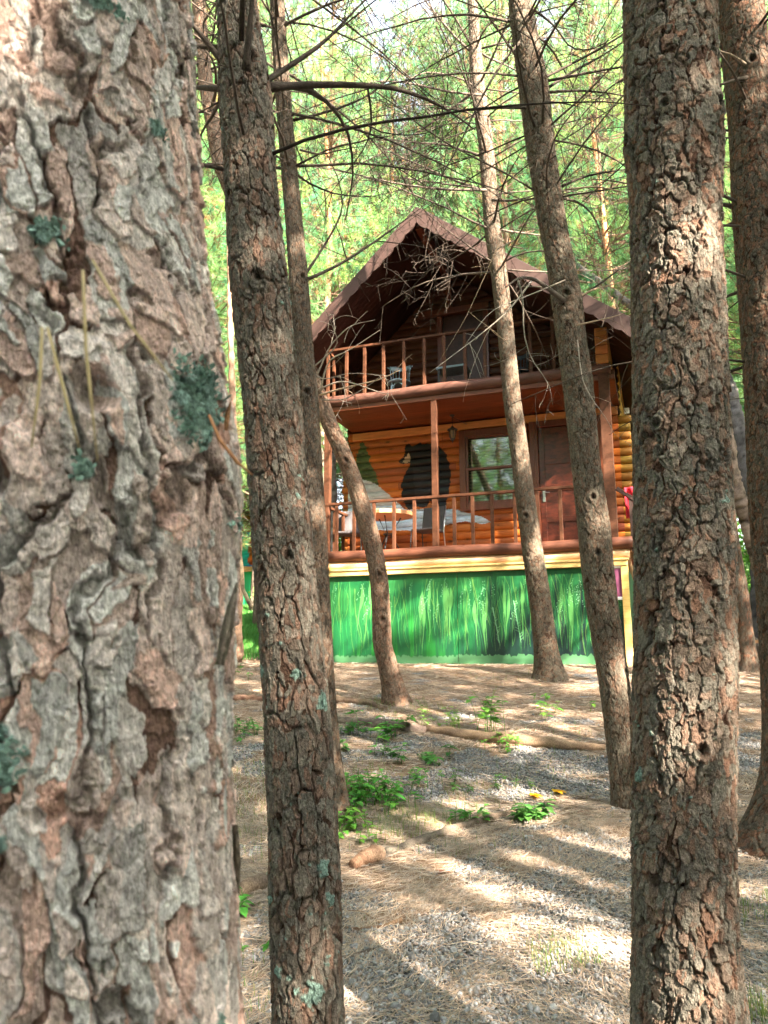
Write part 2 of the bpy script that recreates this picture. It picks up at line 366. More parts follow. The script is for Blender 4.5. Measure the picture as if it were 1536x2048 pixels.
def wkeep(X, Z):
    e = .01
    inw = (X > WIN[0] + e) & (X < WIN[1] - e) & (Z > WIN[2] + e) & (Z < WIN[3] - e)
    ind = (X > DOOR[0] + e) & (X < DOOR[1] - e) & (Z < DOOR[3] - e)
    return ~(inw | ind)
grid_wall('front_log_wall', LX - .08, -.06, DECK - .1, 4.52, 1100, 560, wkeep, wallcol, ax=lambda x, d, z: (x, DW + d, z))
UD = (-3.28, -2.42, UP, 6.75)
def ukeep(X, Z): return (Z < roofz(X) - .12) & ~((X > UD[0]) & (X < UD[1]) & (Z < UD[3]))
grid_wall('gable_log_wall', LX - .08, -.06, 4.70, 7.6, 500, 520, ukeep, lambda X, Z: log_color(X, Z, 21, (.06, .018, .005)), ax=lambda x, d, z: (x, DW + d, z))  # log colour darkened here to stand for the shade under the roof
def sidecol(X, Z):
    C = log_color(X, Z, 40, (.62, .32, .05)); n = fbm(X * 3, Z * 3, 44, 3)
    k = n + (3.9 - Z) * .8 - .1 > 0; C[k] = np.array([.55, .6, .55]) * (1 + .2 * n[k][:, None])
    k = (fbm(X * 9, Z * 2, 46, 3) > .15) & (Z < 3.8); C[k] = (.12, .38, .45)
    return C
grid_wall('side_log_wall', DW, BACK, DECK - .1, 5.6, 400, 420, lambda X, Z: X > -9, sidecol, ax=lambda x, d, z: (-.06 - d, x, z))
grid_wall('left_log_wall', DW, BACK, DECK - .1, 5.6, 60, 200, lambda X, Z: X > -9, lambda X, Z: log_color(X, Z, 60), ax=lambda x, d, z: (LX - .08 + d, x, z))
grid_wall('back_log_wall', LX, -.08, 0, 7.6, 120, 200, lambda X, Z: Z < roofz(X) - .12, lambda X, Z: log_color(X, Z, 61), ax=lambda x, d, z: (x, BACK - d, z))
# log ends crossing at the corners
mb = MB()
for k in range(17):
    z = (math.floor(DECK / PITCHL) + .5 + k) * PITCHL
    if z > 4.5: break
    j = rng.uniform(-.015, .015)
    mb.tube([(-.2, DW + .03, z), (.13 + j, DW + .03, z), (.15 + j, DW + .03, z)], [.076, .074, .06], 14, (.32 * rng.uniform(.8, 1.15), .14 * rng.uniform(.8, 1.2), .025))
mb.build('corner_log_ends', M['pine'], cab, True)
mb = MB()
for k in range(17):
    z = (math.floor(DECK / PITCHL) + .5 + k) * PITCHL
    if z > 4.5: break
    mb.tube([(LX + .1, DW + .03, z), (LX - .2 + rng.uniform(-.015, .015), DW + .03, z)], [.076, .074], 14, (.34 * rng.uniform(.8, 1.15), .11, .025))
mb.build('corner_log_ends', M['pine'], cab, True)
mb = MB()
for k in range(4):
    z = 4.86 + k * .155; 
    mb.obox((-.2, -.12, z), (-.2, DW, z), .2, .148, (.36 * rng.uniform(.8, 1.1), .13 * rng.uniform(.85, 1.1), .03))
mb.build('stacked_bearer', M['pine'], cab, bevel=.012)

# floors
mb = MB()
for k in range(12): mb.box(LX, -.03, .05 + k * .115, .16 + k * .115, DECK - .09, DECK, (.28, .12, .07))
mb.build('deck_floor', M['soffit'], cab)
mb = MB()
for k in range(13):
    c = np.array((.15, .036, .010)) * rng.uniform(.7, 1.15)
    mb.box(LX, -.03, .0 + k * .11, .106 + k * .11, 4.545, 4.62, c)
mb.build('porch_ceiling', M['ceil'], cab)
MB().box(LX, -.03, .0, DW, 4.622, UP).build('balcony_floor', M['brown'], cab)
MB().box(LX + .02, -.06, DW - .085, DW - .01, 4.36, 4.50, (.5, .2, .06)).build('wall_plate', M['pine'], cab, bevel=.006)
# horizontal logs of deck and balcony edge
def logbeam(name, x0, x1, y, z, r, m, col):
    n = 70; t = np.linspace(0, 1, n); P = np.stack([x0 + (x1 - x0) * t, y + .006 * np.sin(t * 9), z + .006 * np.sin(t * 13 + 2)], -1)
    rr = r * (1 + .02 * np.sin(t * 21)); b = MB(); b.tube(P, rr, 24); 
    C = np.ones((b.n, 3)) * np.array(col)
    V = b.V[0]; nn = fbm(V[:, 0] * 2.2, V[:, 2] * 8 + V[:, 1] * 8, 3, 4)
    C = C * (1 + .35 * nn[:, None]); b.C = [C]
    return b.build(name, m, cab, True)
M['brownlog'] = mat('brown_painted_log', attr=True, rough=.55, n_scale=14, n_amt=.3, stretch=(.35, 2, 2), bump=.3, spec=.25)
logbeam('deck_edge_log', LX - .05, .10, -.02, 1.85, .095, M['brownlog'], (.085, .031, .018))
logbeam('sill_log', LX - .03, .04, .035, 1.685, .085, M['pine'], (.62, .36, .2))
logbeam('balcony_edge_log', LX - .1, -.08, .0, 4.73, .10, M['brownlog'], (.085, .038, .028))
MB().tube([(-.03, -.04, 1.85), (-.03, BACK, 1.85)], .09, 16, (.25, .09, .05)).tube([(-.06, .0, 1.685), (-.06, BACK, 1.685)], .08, 16, (.6, .35, .2)).build('side_sill_log', M['pine'], cab, True)
MB().box(LX - .02, .0, -.075, -.002, 1.50, 1.60, (.62, .44, .17)).box(LX - .02, .02, -.095, -.004, 1.585, 1.615, (.66, .48, .2)).build('base_trim', M['pine'], cab, bevel=.004)
MB().box(-.105, .0, -.06, -.012, -.12, 1.497, (.6, .42, .14)).build('corner_trim', M['pine'], cab, bevel=.004)
# ---- painted base panels
def paint_panel(x0, x1, z1, nxx, nzz, seed, strokes):
    X, Z = np.meshgrid(np.linspace(x0, x1, nxx), np.linspace(0, z1, nzz))
    r = np.random.default_rng(seed)
    s1 = fbm(X * 11, Z * .8, seed, 4); s2 = fbm(X * 30, Z * 1.5, seed + 5, 3)
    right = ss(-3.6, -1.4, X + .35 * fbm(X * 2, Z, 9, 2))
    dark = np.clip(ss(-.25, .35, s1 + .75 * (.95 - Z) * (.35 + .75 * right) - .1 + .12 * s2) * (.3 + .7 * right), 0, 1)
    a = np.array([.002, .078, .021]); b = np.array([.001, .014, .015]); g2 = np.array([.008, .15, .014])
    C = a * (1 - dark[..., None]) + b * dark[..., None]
    lf = (ss(.1, .5, s1 + .3 * s2) * (1 - right) * ss(1.3, .6, Z))[..., None]; C = C * (1 - lf * .7) + g2 * lf * .7
    sw = (ss(.0, .35, fbm(X * .9 + Z * .9, Z * 2.2 - X * .7, seed + 8, 3) + .55 * (Z - 1.0)) * (1 - .75 * right) * .42)[..., None]
    C = C * (1 - sw) + np.array([.025, .16, .035]) * sw
    C = C * (1 + .12 * s2[..., None])
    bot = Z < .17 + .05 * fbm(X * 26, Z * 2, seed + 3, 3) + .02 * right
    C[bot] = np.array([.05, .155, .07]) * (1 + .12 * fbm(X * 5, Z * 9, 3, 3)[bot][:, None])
    dx = (x1 - x0) / (nxx - 1); dz = z1 / (nzz - 1)
    def dab(i0, i1, j0, j1, f, col, al):
        i0, i1 = max(0, i0), min(nxx, i1); j0, j1 = max(0, j0), min(nzz, j1)
        if i0 >= i1 or j0 >= j1: return
        m = (f(X[j0:j1, i0:i1], Z[j0:j1, i0:i1]) * al)[..., None]
        C[j0:j1, i0:i1] = C[j0:j1, i0:i1] * (1 - m) + np.array(col) * m
    def blade(xa, za, xb, zb, bend, wd, col, al=.9, leaf=False):
        lo, hi = min(za, zb), max(za, zb)
        m = abs(bend) + wd + .03
        def f(x, z):
            t = np.clip((z - za) / (zb - za), 0, 1); cx = xa + (xb - xa) * t + bend * np.sin(t * np.pi)
            ww = wd * (np.sin(t * np.pi) ** .8 if leaf else (1 - t) ** .5 * .85 + .15)
            return (np.abs(x - cx) < ww) & (z > lo) & (z < hi)
        dab(int((min(xa, xb) - m - x0) / dx), int((max(xa, xb) + m - x0) / dx) + 2, int(lo / dz), int(hi / dz) + 2, f, col, al)
    for k in range(strokes):
        x = r.uniform(x0, x1); dn = r.uniform(.18, 1.0); up = dn + r.uniform(.3, .95)
        up = min(up, z1 - .08); pal = [(.03, .22, .055), (.08, .27, .06), (.15, .30, .06), (.05, .26, .08), (.02, .18, .04)][r.integers(5)]
        if r.random() < .3: blade(x, dn, x + r.uniform(-.1, .1), up, r.uniform(-.05, .05), r.uniform(.0025, .006), pal, .45)
        else: blade(x, up, x + r.uniform(-.08, .12), dn, r.uniform(-.05, .05), r.uniform(.003, .0065), pal, .5)
    for k in range(int(strokes * .06)):
        x = r.uniform(x0 + .1, x1 - .1); up = r.uniform(1.0, z1 - .1); dn = up - r.uniform(.35, .6)
        blade(x, dn, x + r.uniform(-.02, .06), up, r.uniform(-.02, .04), r.uniform(.018, .04), (.08, .27, .07), .7, True)
        blade(x, dn + .02, x + r.uniform(-.05, .05), max(.2, dn - r.uniform(.3, .5)), 0, .006, (.1, .3, .08), .7)
    for k in range(int(strokes * .12)):
        x = r.uniform(x0 + .1, x1 - .1); z = r.uniform(1.0, z1 - .08); ln = r.integers(6, 15); sl = r.uniform(-.35, .35)
        for q in range(ln):
            px_, pz = x + r.uniform(-.03, .03) + sl * q * .03, z - q * .024 + r.uniform(-.01, .01)
            rr = r.uniform(.004, .008)
            dab(int((px_ - .015 - x0) / dx), int((px_ + .015 - x0) / dx) + 2, int((pz - .015) / dz), int((pz + .015) / dz) + 2, lambda a_, b_: (a_ - px_) ** 2 + (b_ - pz) ** 2 < rr * rr, (.2, .42, .24), .75)
    for (x, z, ln) in ((-2.12, .95, .62), (-1.78, 1.05, .68)):     # pale feathery stems
        if x0 < x < x1:
            blade(x, z, x + .1, z - ln, 0, .006, (.18, .40, .22), .8)
            for q in range(15):
                zz = z - .03 - q * ln / 16; xx = x + .1 * (z - zz) / ln
                d = r.uniform(.01, .07) * r.choice([1, -1]); blade(xx, zz, xx + d, zz + r.uniform(.01, .06), 0, .006, (.18, .40, .22), .7)
    V = np.stack([X, 0 * X, Z], -1)
    return X, Z, C
def panel(name, x0, x1, z1, nxx, nzz, seed, strokes, ax):
    X, Z, C = paint_panel(x0, x1, z1, nxx, nzz, seed, strokes)
    i = np.arange(nzz - 1)[:, None] * nxx + np.arange(nxx - 1)[None]; Q = np.stack([i, i + 1, i + nxx + 1, i + nxx], -1).reshape(-1, 4)
    V = np.stack(ax(X, Z - .04), -1).reshape(-1, 3)
    o = link(name, mesh(name, V, Q, None, [M['paintboard']], C.reshape(-1, 3)), cab)
    s = o.modifiers.new('thick', 'SOLIDIFY'); s.thickness = .02; s.offset = 0
    return o
seam = onwall(915, 1200, 0)[0]
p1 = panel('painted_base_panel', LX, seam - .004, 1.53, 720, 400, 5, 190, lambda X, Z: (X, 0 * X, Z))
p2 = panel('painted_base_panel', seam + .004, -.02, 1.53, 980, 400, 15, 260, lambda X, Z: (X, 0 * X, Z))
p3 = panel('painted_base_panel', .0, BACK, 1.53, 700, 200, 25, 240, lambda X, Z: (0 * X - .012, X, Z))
for p_, l_ in ((p1, 'green board painted with pale grass blades, left half of the front base'), (p2, 'green and dark teal board painted with grass and white dotted flowers'), (p3, 'green painted board along the side of the base')): p_['label'] = l_
# ---- posts
def post(x, y, z0, z1, a, b, label=None):
    o = MB().box(x - a / 2, x + a / 2, y - b / 2, y + b / 2, z0, z1).build('porch_post', M['brown'], cab, bevel=.006)
    return o
pxm = onwall(868, 940, 0)[0]
post(pxm, .06, 1.9, 4.66, .1, .1); post(-.2, .04, 1.9, 4.78, .17, .17); post(LX + .06, .06, 1.9, 4.66, .11, .11)
# ---- railings
def railing(name, x0, x1, y, zb, zt, xlist, rw=.075, lab=None):
    root = MB().box(x0, x1, y - .035, y + .035, zt - .045, zt).build(name, M['brown'], cab, bevel=.006)
    if lab: root['label'] = lab
    for x in xlist:
        MB().box(x - .028, x + .028, y - .024, y + .024, zb, zt - .047).build('baluster', M['brown'], root, bevel=.004)
    return root
low = [onwall(x, 1050, 0)[0] for x in (672, 707, 747, 787, 828, 908, 945, 984, 1030, 1076, 1122, 1168)]
railing('deck_railing', LX, -.28, .03, 1.92, 2.83, low, lab='lower railing of brown square balusters')
upb = [onwall(x, 740, 0)[0] for x in (655, 692, 728, 766, 807, 848, 888, 930, 970, 1016, 1062, 1108, 1150)]
railing('balcony_railing', LX + .02, -.29, .03, 4.80, 5.77, upb, lab='upper balcony railing of brown square balusters')
def railing_y(name, x, y0, y1, zb, zt, n):
    root = MB().box(x - .035, x + .035, y0, y1, zt - .045, zt).build(name, M['brown'], cab, bevel=.006)
    for k in range(n):
        y = y0 + (k + .7) * (y1 - y0) / n; MB().box(x - .024, x + .024, y - .028, y + .028, zb, zt - .047).build('baluster', M['brown'], root, bevel=.004)
    return root
railing_y('deck_side_railing', LX + .05, .13, DW - .05, DECK, 2.80, 3)
railing_y('balcony_side_railing', LX + .05, .08, DW - .05, UP, 5.74, 4)
# stair railing descending to the right of the porch corner
sr = MB().obox((-.1, -.02, 2.72), (1.5, -.02, 1.48), .07, .06).build('stair_railing', M['barge'], cab, bevel=.005); sr['label'] = 'sloping handrail running down the side steps'
for k in range(5):
    x = .1 + k * .28; z = 2.72 - (x + .1) * .775
    MB().box(x - .03, x + .03, -.045, .005, max(z - .85, -.1), z - .04).build('baluster', M['barge'], sr, bevel=.004)
st = MB()
for k in range(8): st.box(.02 + k * .21, .30 + k * .21, .05, 1.0, 1.72 - k * .2, 1.76 - k * .2, (.4, .22, .12))
st.build('side_steps', M['pine'], cab)
# ---- window
wn = MB()
x0, x1, z0, z1 = WIN; y = DW - .05
wn.box(x0 - .05, x0 + .07, y - .06, y + .06, z0 - .06, z1 + .06).box(x1 - .07, x1 + .03, y - .06, y + .06, z0 - .06, z1 + .06)
wn.box(x0 + .07, x1 - .07, y - .058, y + .058, z1 - .06, z1 + .06).box(x0 + .07, x1 - .07, y - .058, y + .058, z0 - .06, z0 + .07)
wo = wn.build('window', M['redwood'], cab, bevel=.006)
sash = MB(); zm = 3.55
for (a, b) in ((z0 + .07, zm), (zm + .045, z1 - .06)):
    sash.box(x0 + .07, x0 + .115, y - .03, y + .03, a, b).box(x1 - .115, x1 - .07, y - .03, y + .03, a, b)
sash.box(x0 + .06, x1 - .06, y - .045, y + .03, zm, zm + .045).box(x0 + .115, x1 - .115, y - .028, y + .028, z1 - .10, z1 - .06).box(x0 + .115, x1 - .115, y - .028, y + .028, z0 + .07, z0 + .11)
sash.build('window_sash', M['redwood'], wo, bevel=.004)
MB().box(x0 + .1, x1 - .1, y + .004, y + .01, z0 + .08, z1 - .08).build('window_pane', M['glass'], wo)
bl = MB()
for k in range(21):
    z = z0 + .12 + k * .062; bl.add([(x0 + .08, y + .035, z), (x1 - .08, y + .035, z), (x1 - .08, y + .06, z + .05), (x0 + .08, y + .06, z + .05)], [(0, 1, 2, 3)])
bl.build('window_blind', M['slat'], wo)
MB().box(x0, x1, y + .2, y + .22, z0, z1, ).build('unlit_room_sheet', M['black'], wo)  # black sheet standing in for the unlit room behind the blind
# ---- door
x0, x1, z0, z1 = DOOR
df = MB().box(x0 - .02, x0 + .13, y - .05, y + .06, z0, z1 + .07).box(x1 - .13, x1 + .05, y - .05, y + .06, z0, z1 + .07).box(x0 + .13, x1 - .13, y - .048, y + .058, z1 - .05, z1 + .07)
df.box(x0 + .045, x0 + .085, y - .065, y - .05, z0, z1 + .05)
dd = df.build('door_frame', M['redwood'], cab, bevel=.006)
dl = MB().box(x0 + .135, x1 - .135, y + .03, y + .07, z0 + .02, z1 - .055)
a, b = x0 + .135, x1 - .135
dl.box(a, a + .1, y + .012, y + .029, z0 + .02, z1 - .055).box(b - .1, b, y + .012, y + .029, z0 + .02, z1 - .055)
for zz in (z0 + .02, z0 + .55, z0 + 1.12, z0 + 1.62, z1 - .17): dl.box(a + .1, b - .1, y + .013, y + .028, zz, zz + .11)
do = dl.build('door', M['doorwood'], dd, bevel=.005)
hx = onwall(1089, 990, DW)[0]
MB().box(hx - .022, hx + .022, y - .002, y + .011, 2.86, 3.12).tube([(hx, y, 3.02), (hx, y - .05, 3.02), (hx + .11, y - .05, 3.02)], .009, 8).build('door_handle', M['steel'], do, bevel=.003)
# ---- upper doorway, dark glazing
x0, x1, z0, z1 = UD
ud = MB().box(x0 - .08, x0 + .02, DW - .08, DW + .04, z0, z1 + .08).box(x1 - .02, x1 + .08, DW - .08, DW + .04, z0, z1 + .08).box(x0 + .02, x1 - .02, DW - .078, DW + .038, z1, z1 + .08)
uo = ud.build('balcony_door', M['redwood'], cab, bevel=.006)
MB().box(x0 + .02, x1 - .02, DW - .02, DW + .0, z0, z1).build('door_leaf', mat('dark_door_panel', (.05, .018, .012), rough=.4, n_scale=12, n_amt=.4), uo)
MB().box(x0 + .44, x0 + .47, DW - .05, DW - .022, z0 + 1.0, z0 + 1.25).build('door_handle', M['steel'], uo)
# ridge bearer and collar beam seen under the ridge
MB().obox((RX, RF + .1, RZ - .28), (RX, DW, RZ - .28), .13, .16).obox((RX - .62, DW - .12, RZ - 1.0), (RX + .8, DW - .12, RZ - 1.0), .1, .12).obox((RX, DW - .1, RZ - 1.0), (RX, DW - .1, RZ - .3), .1, .1, up=(0, 1, 0)).build('ridge_beam', M['redwood'], cab, bevel=.008)
# ---- roof
XL, XR = LX - .62, .62
def slab(xa, xb, up_, dn_, name, m, colr, y0=RF, y1=BACK + .5, planks=0):
    b = MB(); n = planks or 1; ysp = np.linspace(y0, y1, n + 1)
    for k in range(n):
        c = np.array(colr) * (rng.uniform(.65, 1.2) if planks else 1)
        ya, yb = ysp[k], ysp[k + 1] - (.004 if planks else 0)
        za, zb = float(roofz(xa)), float(roofz(xb))
        V = [(xa, ya, za + dn_), (xb, ya, zb + dn_), (xb, yb, zb + dn_), (xa, yb, za + dn_), (xa, ya, za + up_), (xb, ya, zb + up_), (xb, yb, zb + up_), (xa, yb, za + up_)]
        b.add(V, [(0, 1, 2, 3), (4, 7, 6, 5), (0, 4, 5, 1), (1, 5, 6, 2), (2, 6, 7, 3), (3, 7, 4, 0)], col=c)
    return b.build(name, m, cab)
rf = slab(XL, RX, .0, -.05, 'roof', M['shingle'], (.1, .1, .1), RF - .03); rf['label'] = 'dark roof slope left of the ridge'
slab(RX, XR, .0, -.05, 'roof', M['shingle'], (.1, .1, .1), RF - .03)['label'] = 'dark roof slope right of the ridge'
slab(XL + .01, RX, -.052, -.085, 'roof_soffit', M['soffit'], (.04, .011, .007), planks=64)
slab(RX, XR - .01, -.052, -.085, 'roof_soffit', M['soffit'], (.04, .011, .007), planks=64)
# bargeboards with a scalloped lower edge
def barge(xa, xb, name):
    n = 300; X = np.linspace(xa, xb, n); Z = roofz(X); s = np.abs(X - xa) * math.sqrt(1 + .8 ** 2)
    dpt = .30 + .035 * np.abs(np.sin(s * np.pi / .26)) + .01 * np.sin(s * 3)
    top = np.stack([X, np.full(n, RF - .04), Z - .012], -1); botm = np.stack([X, np.full(n, RF - .04), Z - dpt], -1)
    tb = top + [0, .035, 0]; bb = botm + [0, .035, 0]
    V = np.vstack([top, botm, tb, bb]); i = np.arange(n - 1)
    Q = np.vstack([np.stack([i, i + 1, i + 1 + n, i + n], -1), np.stack([i + 2 * n, i + 3 * n, i + 3 * n + 1, i + 2 * n + 1], -1), np.stack([i + n, i + n + 1, i + 3 * n + 1, i + 3 * n], -1), np.stack([i, i + 2 * n, i + 2 * n + 1, i + 1], -1)])
    return MB().add(V, Q).build(name, M['barge'], cab)
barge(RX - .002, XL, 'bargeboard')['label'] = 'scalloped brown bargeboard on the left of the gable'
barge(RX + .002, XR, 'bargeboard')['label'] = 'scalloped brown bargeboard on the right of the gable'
# ---- things on and by the cabin
def cw(o): o.matrix_world = Matrix.Translation(Vector(CO)) @ Matrix.Rotation(-YAW, 4, 'Z') @ o.matrix_local; return o
def cempty(name, x, y, z, rz=0): return empty(name, c2w(x, y, z), -YAW + rz)
# lantern
lx, lz = onwall(905, 868, .95)
ln = cempty('porch_lantern', lx, .95, 4.545)
tag(ln, 'black iron lantern hanging from the porch ceiling left of the window', 'lantern')
zt = lz - 4.545 + .13
MB().lathe([(.0, 0), (.05, 0), (.05, -.015), (.012, -.03)], (0, 0, 0)).tube([(0, 0, -.02), (0, 0, zt + .02)], .006, 6).tube([(0, 0, -.04), (.12, .25, -.06), (.22, .42, -.1)], .006, 6).build('hanger', M['black'], ln, True)
MB().lathe([(.004, zt + .03), (.02, zt + .02), (.03, zt), (.075, zt - .03), (.105, zt - .05), (.1, zt - .062), (.05, zt - .06)], (0, 0, 0), 8).build('cap', M['black'], ln)
b = MB()
for k in range(6):
    t = k * np.pi / 3; b.tube([(.06 * math.cos(t), .06 * math.sin(t), zt - .06), (.068 * math.cos(t), .068 * math.sin(t), zt - .12), (.042 * math.cos(t), .042 * math.sin(t), zt - .22)], .006, 5)
b.lathe([(.045, zt - .215), (.05, zt - .225), (.03, zt - .25), (.008, zt - .265), (.01, zt - .29), (.0, zt - .31)], (0, 0, 0), 8).build('cage', M['black'], ln)
MB().lathe([(.054, zt - .06), (.06, zt - .12), (.036, zt - .215)], (0, 0, 0), 12).build('glass_chimney', M['amber'], ln, True)
# dark chairs on the deck
def deck_chair(name, x, y, rz, label):
    t = cempty(name, x, y, DECK, rz); tag(t, label, 'chair', 'dark woven chairs on the lower deck')
    MB().box(-.22, .22, -.22, .22, .42, .46).build('seat', M['darkseat'], t, bevel=.012)
    bk = MB().obox((0, .2, .47), (0, .29, .93), .42, .03, up=(1, 0, 0)); 
    bk = MB(); V = []
    for (yy, zz) in ((.205, .47), (.24, .7), (.29, .93)):
        V += [(-.21, yy, zz), (.21, yy, zz), (-.21, yy + .028, zz), (.21, yy + .028, zz)]
    Q = []
    for k in (0, 4): Q += [(k, k + 1, k + 5, k + 4), (k + 2, k + 6, k + 7, k + 3), (k, k + 4, k + 6, k + 2), (k + 1, k + 3, k + 7, k + 5)]
    Q += [(0, 2, 3, 1), (8, 9, 11, 10)]
    bk.add(V, Q).build('backrest', M['darkseat'], t)
    for sx in (-1, 1):
        MB().tube([(sx * .225, -.2, .44), (sx * .235, -.24, 0)], .011, 8).build('leg', M['black'], t, True)
        MB().tube([(sx * .225, .3, .93), (sx * .225, .2, .44), (sx * .235, .27, 0)], .011, 8).build('leg', M['steel' if sx > 0 else 'black'], t, True)
    return t
cx1 = onwall(693, 1060, .65)[0]; cx2 = onwall(852, 1060, .75)[0]
deck_chair('deck_chair', cx1 + .02, .72, R(22), 'dark woven chair at the left end of the lower deck beside the post')
deck_chair('deck_chair', cx2, .85, R(-12), 'dark woven chair in front of the painted bear by the middle post')
# round slab table
tx = onwall(775, 1035, .62)[0]
t = cempty('log_slice_table', tx, .66, DECK); tag(t, 'round table with a bark edged wooden slice top between two dark chairs', 'table')
n = 60; th = np.arange(n) * 2 * np.pi / n; rr = .46 * (1 + .03 * np.sin(3 * th + 1) + .012 * np.sin(23 * th) + .01 * np.sin(11 * th))
V = [(0, 0, .70), (0, 0, .775)] + [(r_ * math.cos(a_), r_ * math.sin(a_), z_) for z_, k_ in ((.70, .93), (.71, .98), (.765, 1), (.775, .985)) for r_, a_ in zip(rr * k_, th)]
Q = [(2 + l * n + i, 2 + l * n + (i + 1) % n, 2 + (l + 1) * n + (i + 1) % n, 2 + (l + 1) * n + i) for l in range(3) for i in range(n)]
T = [(0, 2 + (i + 1) % n, 2 + i) for i in range(n)] + [(1, 2 + 3 * n + i, 2 + 3 * n + (i + 1) % n) for i in range(n)]
MB().add(V, Q, T, (.5, .26, .13)).build('tabletop', M['pine'], t)
for k in range(3):
    a_ = k * 2.094 + .6; ca, sa = math.cos(a_), math.sin(a_)
    MB().tube([(.24 * ca, .24 * sa, .70), (.05 * ca, .05 * sa, .38), (.28 * ca, .28 * sa, 0)], .014, 8).build('leg', M['black'], t, True)
MB().tube([(.09 * math.cos(a_), .09 * math.sin(a_), .38) for a_ in np.linspace(0, 2 * np.pi, 20)], .01, 6).build('leg_ring', M['black'], t, True)
ax_, az_ = onwall(779, 1018, .5)
at_ = cempty('ashtray', tx + .03, .45, DECK + .775); tag(at_, 'small red brown dish on the round slice table', 'dish')
MB().lathe([(0, .004), (.06, .004), (.085, .02), (.09, .028), (.082, .028), (.055, .012), (0, .012)], (0, 0, 0), 20, (.3, .08, .04)).build('bowl', M['redwood'], at_, True)
# bentwood chairs on the balcony
def bent_chair(x, y, rz, m, label):
    t = cempty('bentwood_chair', x, y, UP, rz); tag(t, label, 'chair', 'bentwood chairs on the balcony')
    a = np.linspace(-np.pi * .5, np.pi * 1.5, 33)
    MB().lathe([(0, .43), (.20, .43), (.215, .44), (.215, .46), (.2, .47), (0, .475)], (0, 0, 0), 28).build('seat', m, t, True)
    arc = np.linspace(R(200), R(340), 15)
    b = MB().tube([(.25 * math.cos(q), -.25 * math.sin(q) - .03 + .02, .80 + .0 * q) for q in arc], .013, 6)
    b.obox((-.2, .12, .80), (-.0, .23, .80), .02, .07).obox((0, .23, .80), (.2, .12, .80), .02, .07)
    b.build('top_rail', m, t)
    b = MB()
    for q in np.linspace(R(28), R(152), 8): b.tube([(.19 * math.cos(q), .19 * math.sin(q), .47), (.215 * math.cos(q), .225 * math.sin(q), .79)], .008, 6)
    b.build('back_spindles', m, t, True)
    for q in (R(45), R(135), R(225), R(315)):
        c_, s_ = math.cos(q), math.sin(q)
        MB().tube([(.17 * c_, .17 * s_, .43), (.2 * c_, .2 * s_, .2), (.24 * c_, .24 * s_, 0)], .016, 8).build('leg', m, t, True)
    for q in (R(45), R(135), R(225), R(315)):
        p = np.array([math.cos(q), math.sin(q)]); r_ = np.array([math.cos(q + R(90)), math.sin(q + R(90))])
        pts = []
        for s in np.linspace(0, np.pi, 13):
            m_ = (p * (1 + math.cos(s)) / 2 + r_ * (1 - math.cos(s)) / 2) * .2; pts.append((m_[0], m_[1], .14 + .27 * math.sin(s)))
        MB().tube(pts, .011, 6).build('bent_brace', m, t, True)
    return t
bx = onwall(797, 750, .5)[0]
bent_chair(bx, .55, R(10), M['greyblue'], 'blue grey bentwood chair behind the upper balcony railing')
bx2 = onwall(1032, 720, .7)[0]
bent_chair(bx2, .75, R(-20), mat('dark_blue_paint', (.05, .07, .09), rough=.5, n_amt=.2), 'dark bentwood chair at the right of the balcony half hidden by a trunk')
bt = cempty('balcony_table', onwall(905, 735, .6)[0], .7, UP); tag(bt, 'low grey table beside the balcony door', 'table')
MB().box(-.28, .28, -.22, .22, .60, .64).build('tabletop', M['greyblue'], bt, bevel=.005)
for sx in (-1, 1):
    for sy in (-1, 1): MB().box(sx * .24 - .018, sx * .24 + .018, sy * .18 - .018, sy * .18 + .018, 0, .6).build('leg', M['black'], bt)
# sign on the base
sx_, sz_ = onwall(1238, 1165, -.03)
sg = cempty('wall_sign', sx_ - .02, -.02, sz_); tag(sg, 'plum coloured board in a white frame fixed to the green base', 'sign')
b = MB()
b.box(-.16, .14, -.025, .005, .22, .265).box(-.16, .14, -.025, .005, -.265, -.22).box(-.16, -.115, -.024, .004, -.22, .22).box(.095, .14, -.024, .004, -.22, .22).build('frame', M['white'], sg, bevel=.004)
MB().box(-.115, .095, -.016, .002, -.22, .22).build('board', M['purple'], sg)
jb = cempty('junction_box', .09, DW + .1, onwall(1251, 818, DW)[1]); tag(jb, 'small white electrical box on the cabin corner under the eaves', 'electrical box')
MB().box(-.045, .045, -.03, .02, -.055, .045).build('box_body', M['white'], jb, bevel=.006)
MB().tube([(0, 0, -.05), (.0, .05, -.2), (-.02, .3, -.25)], .006, 6).build('cable', M['white'], jb)
def cloth(name, x, y, z, wd, h, m, label, cat):
    n, k = 24, 20; X, Z = np.meshgrid(np.linspace(-wd / 2, wd / 2, n), np.linspace(-h, 0.0, k))
    Y = .02 * np.sin(X * 40 + Z * 5) * (1 - Z / h * 0) + .01 * np.sin(Z * 20 + X * 9)
    i = np.arange(k - 1)[:, None] * n + np.arange(n - 1)[None]; Q = np.stack([i, i + 1, i + n + 1, i + n], -1).reshape(-1, 4)
    o = link(name, mesh(name, np.stack([X, Y - .03, Z], -1).reshape(-1, 3), Q, None, [m], None, True)); o.location = c2w(x, y, z); o.rotation_euler = (0, 0, -YAW)
    s = o.modifiers.new('t', 'SOLIDIFY'); s.thickness = .008
    return tag(o, label, cat)
cx_, cz_ = onwall(1263, 995, 0.1)
cloth('red_towel', cx_ + .05, .12, 2.75, .3, .5, M['red'], 'red cloth hanging on the stair handrail at the cabin corner', 'towel')
cx_, cz_ = onwall(1212, 1000, .35)
cloth('teal_towel', cx_, .25, 2.70, .12, .55, M['teal'], 'teal cloth hanging beside the right porch post', 'towel')

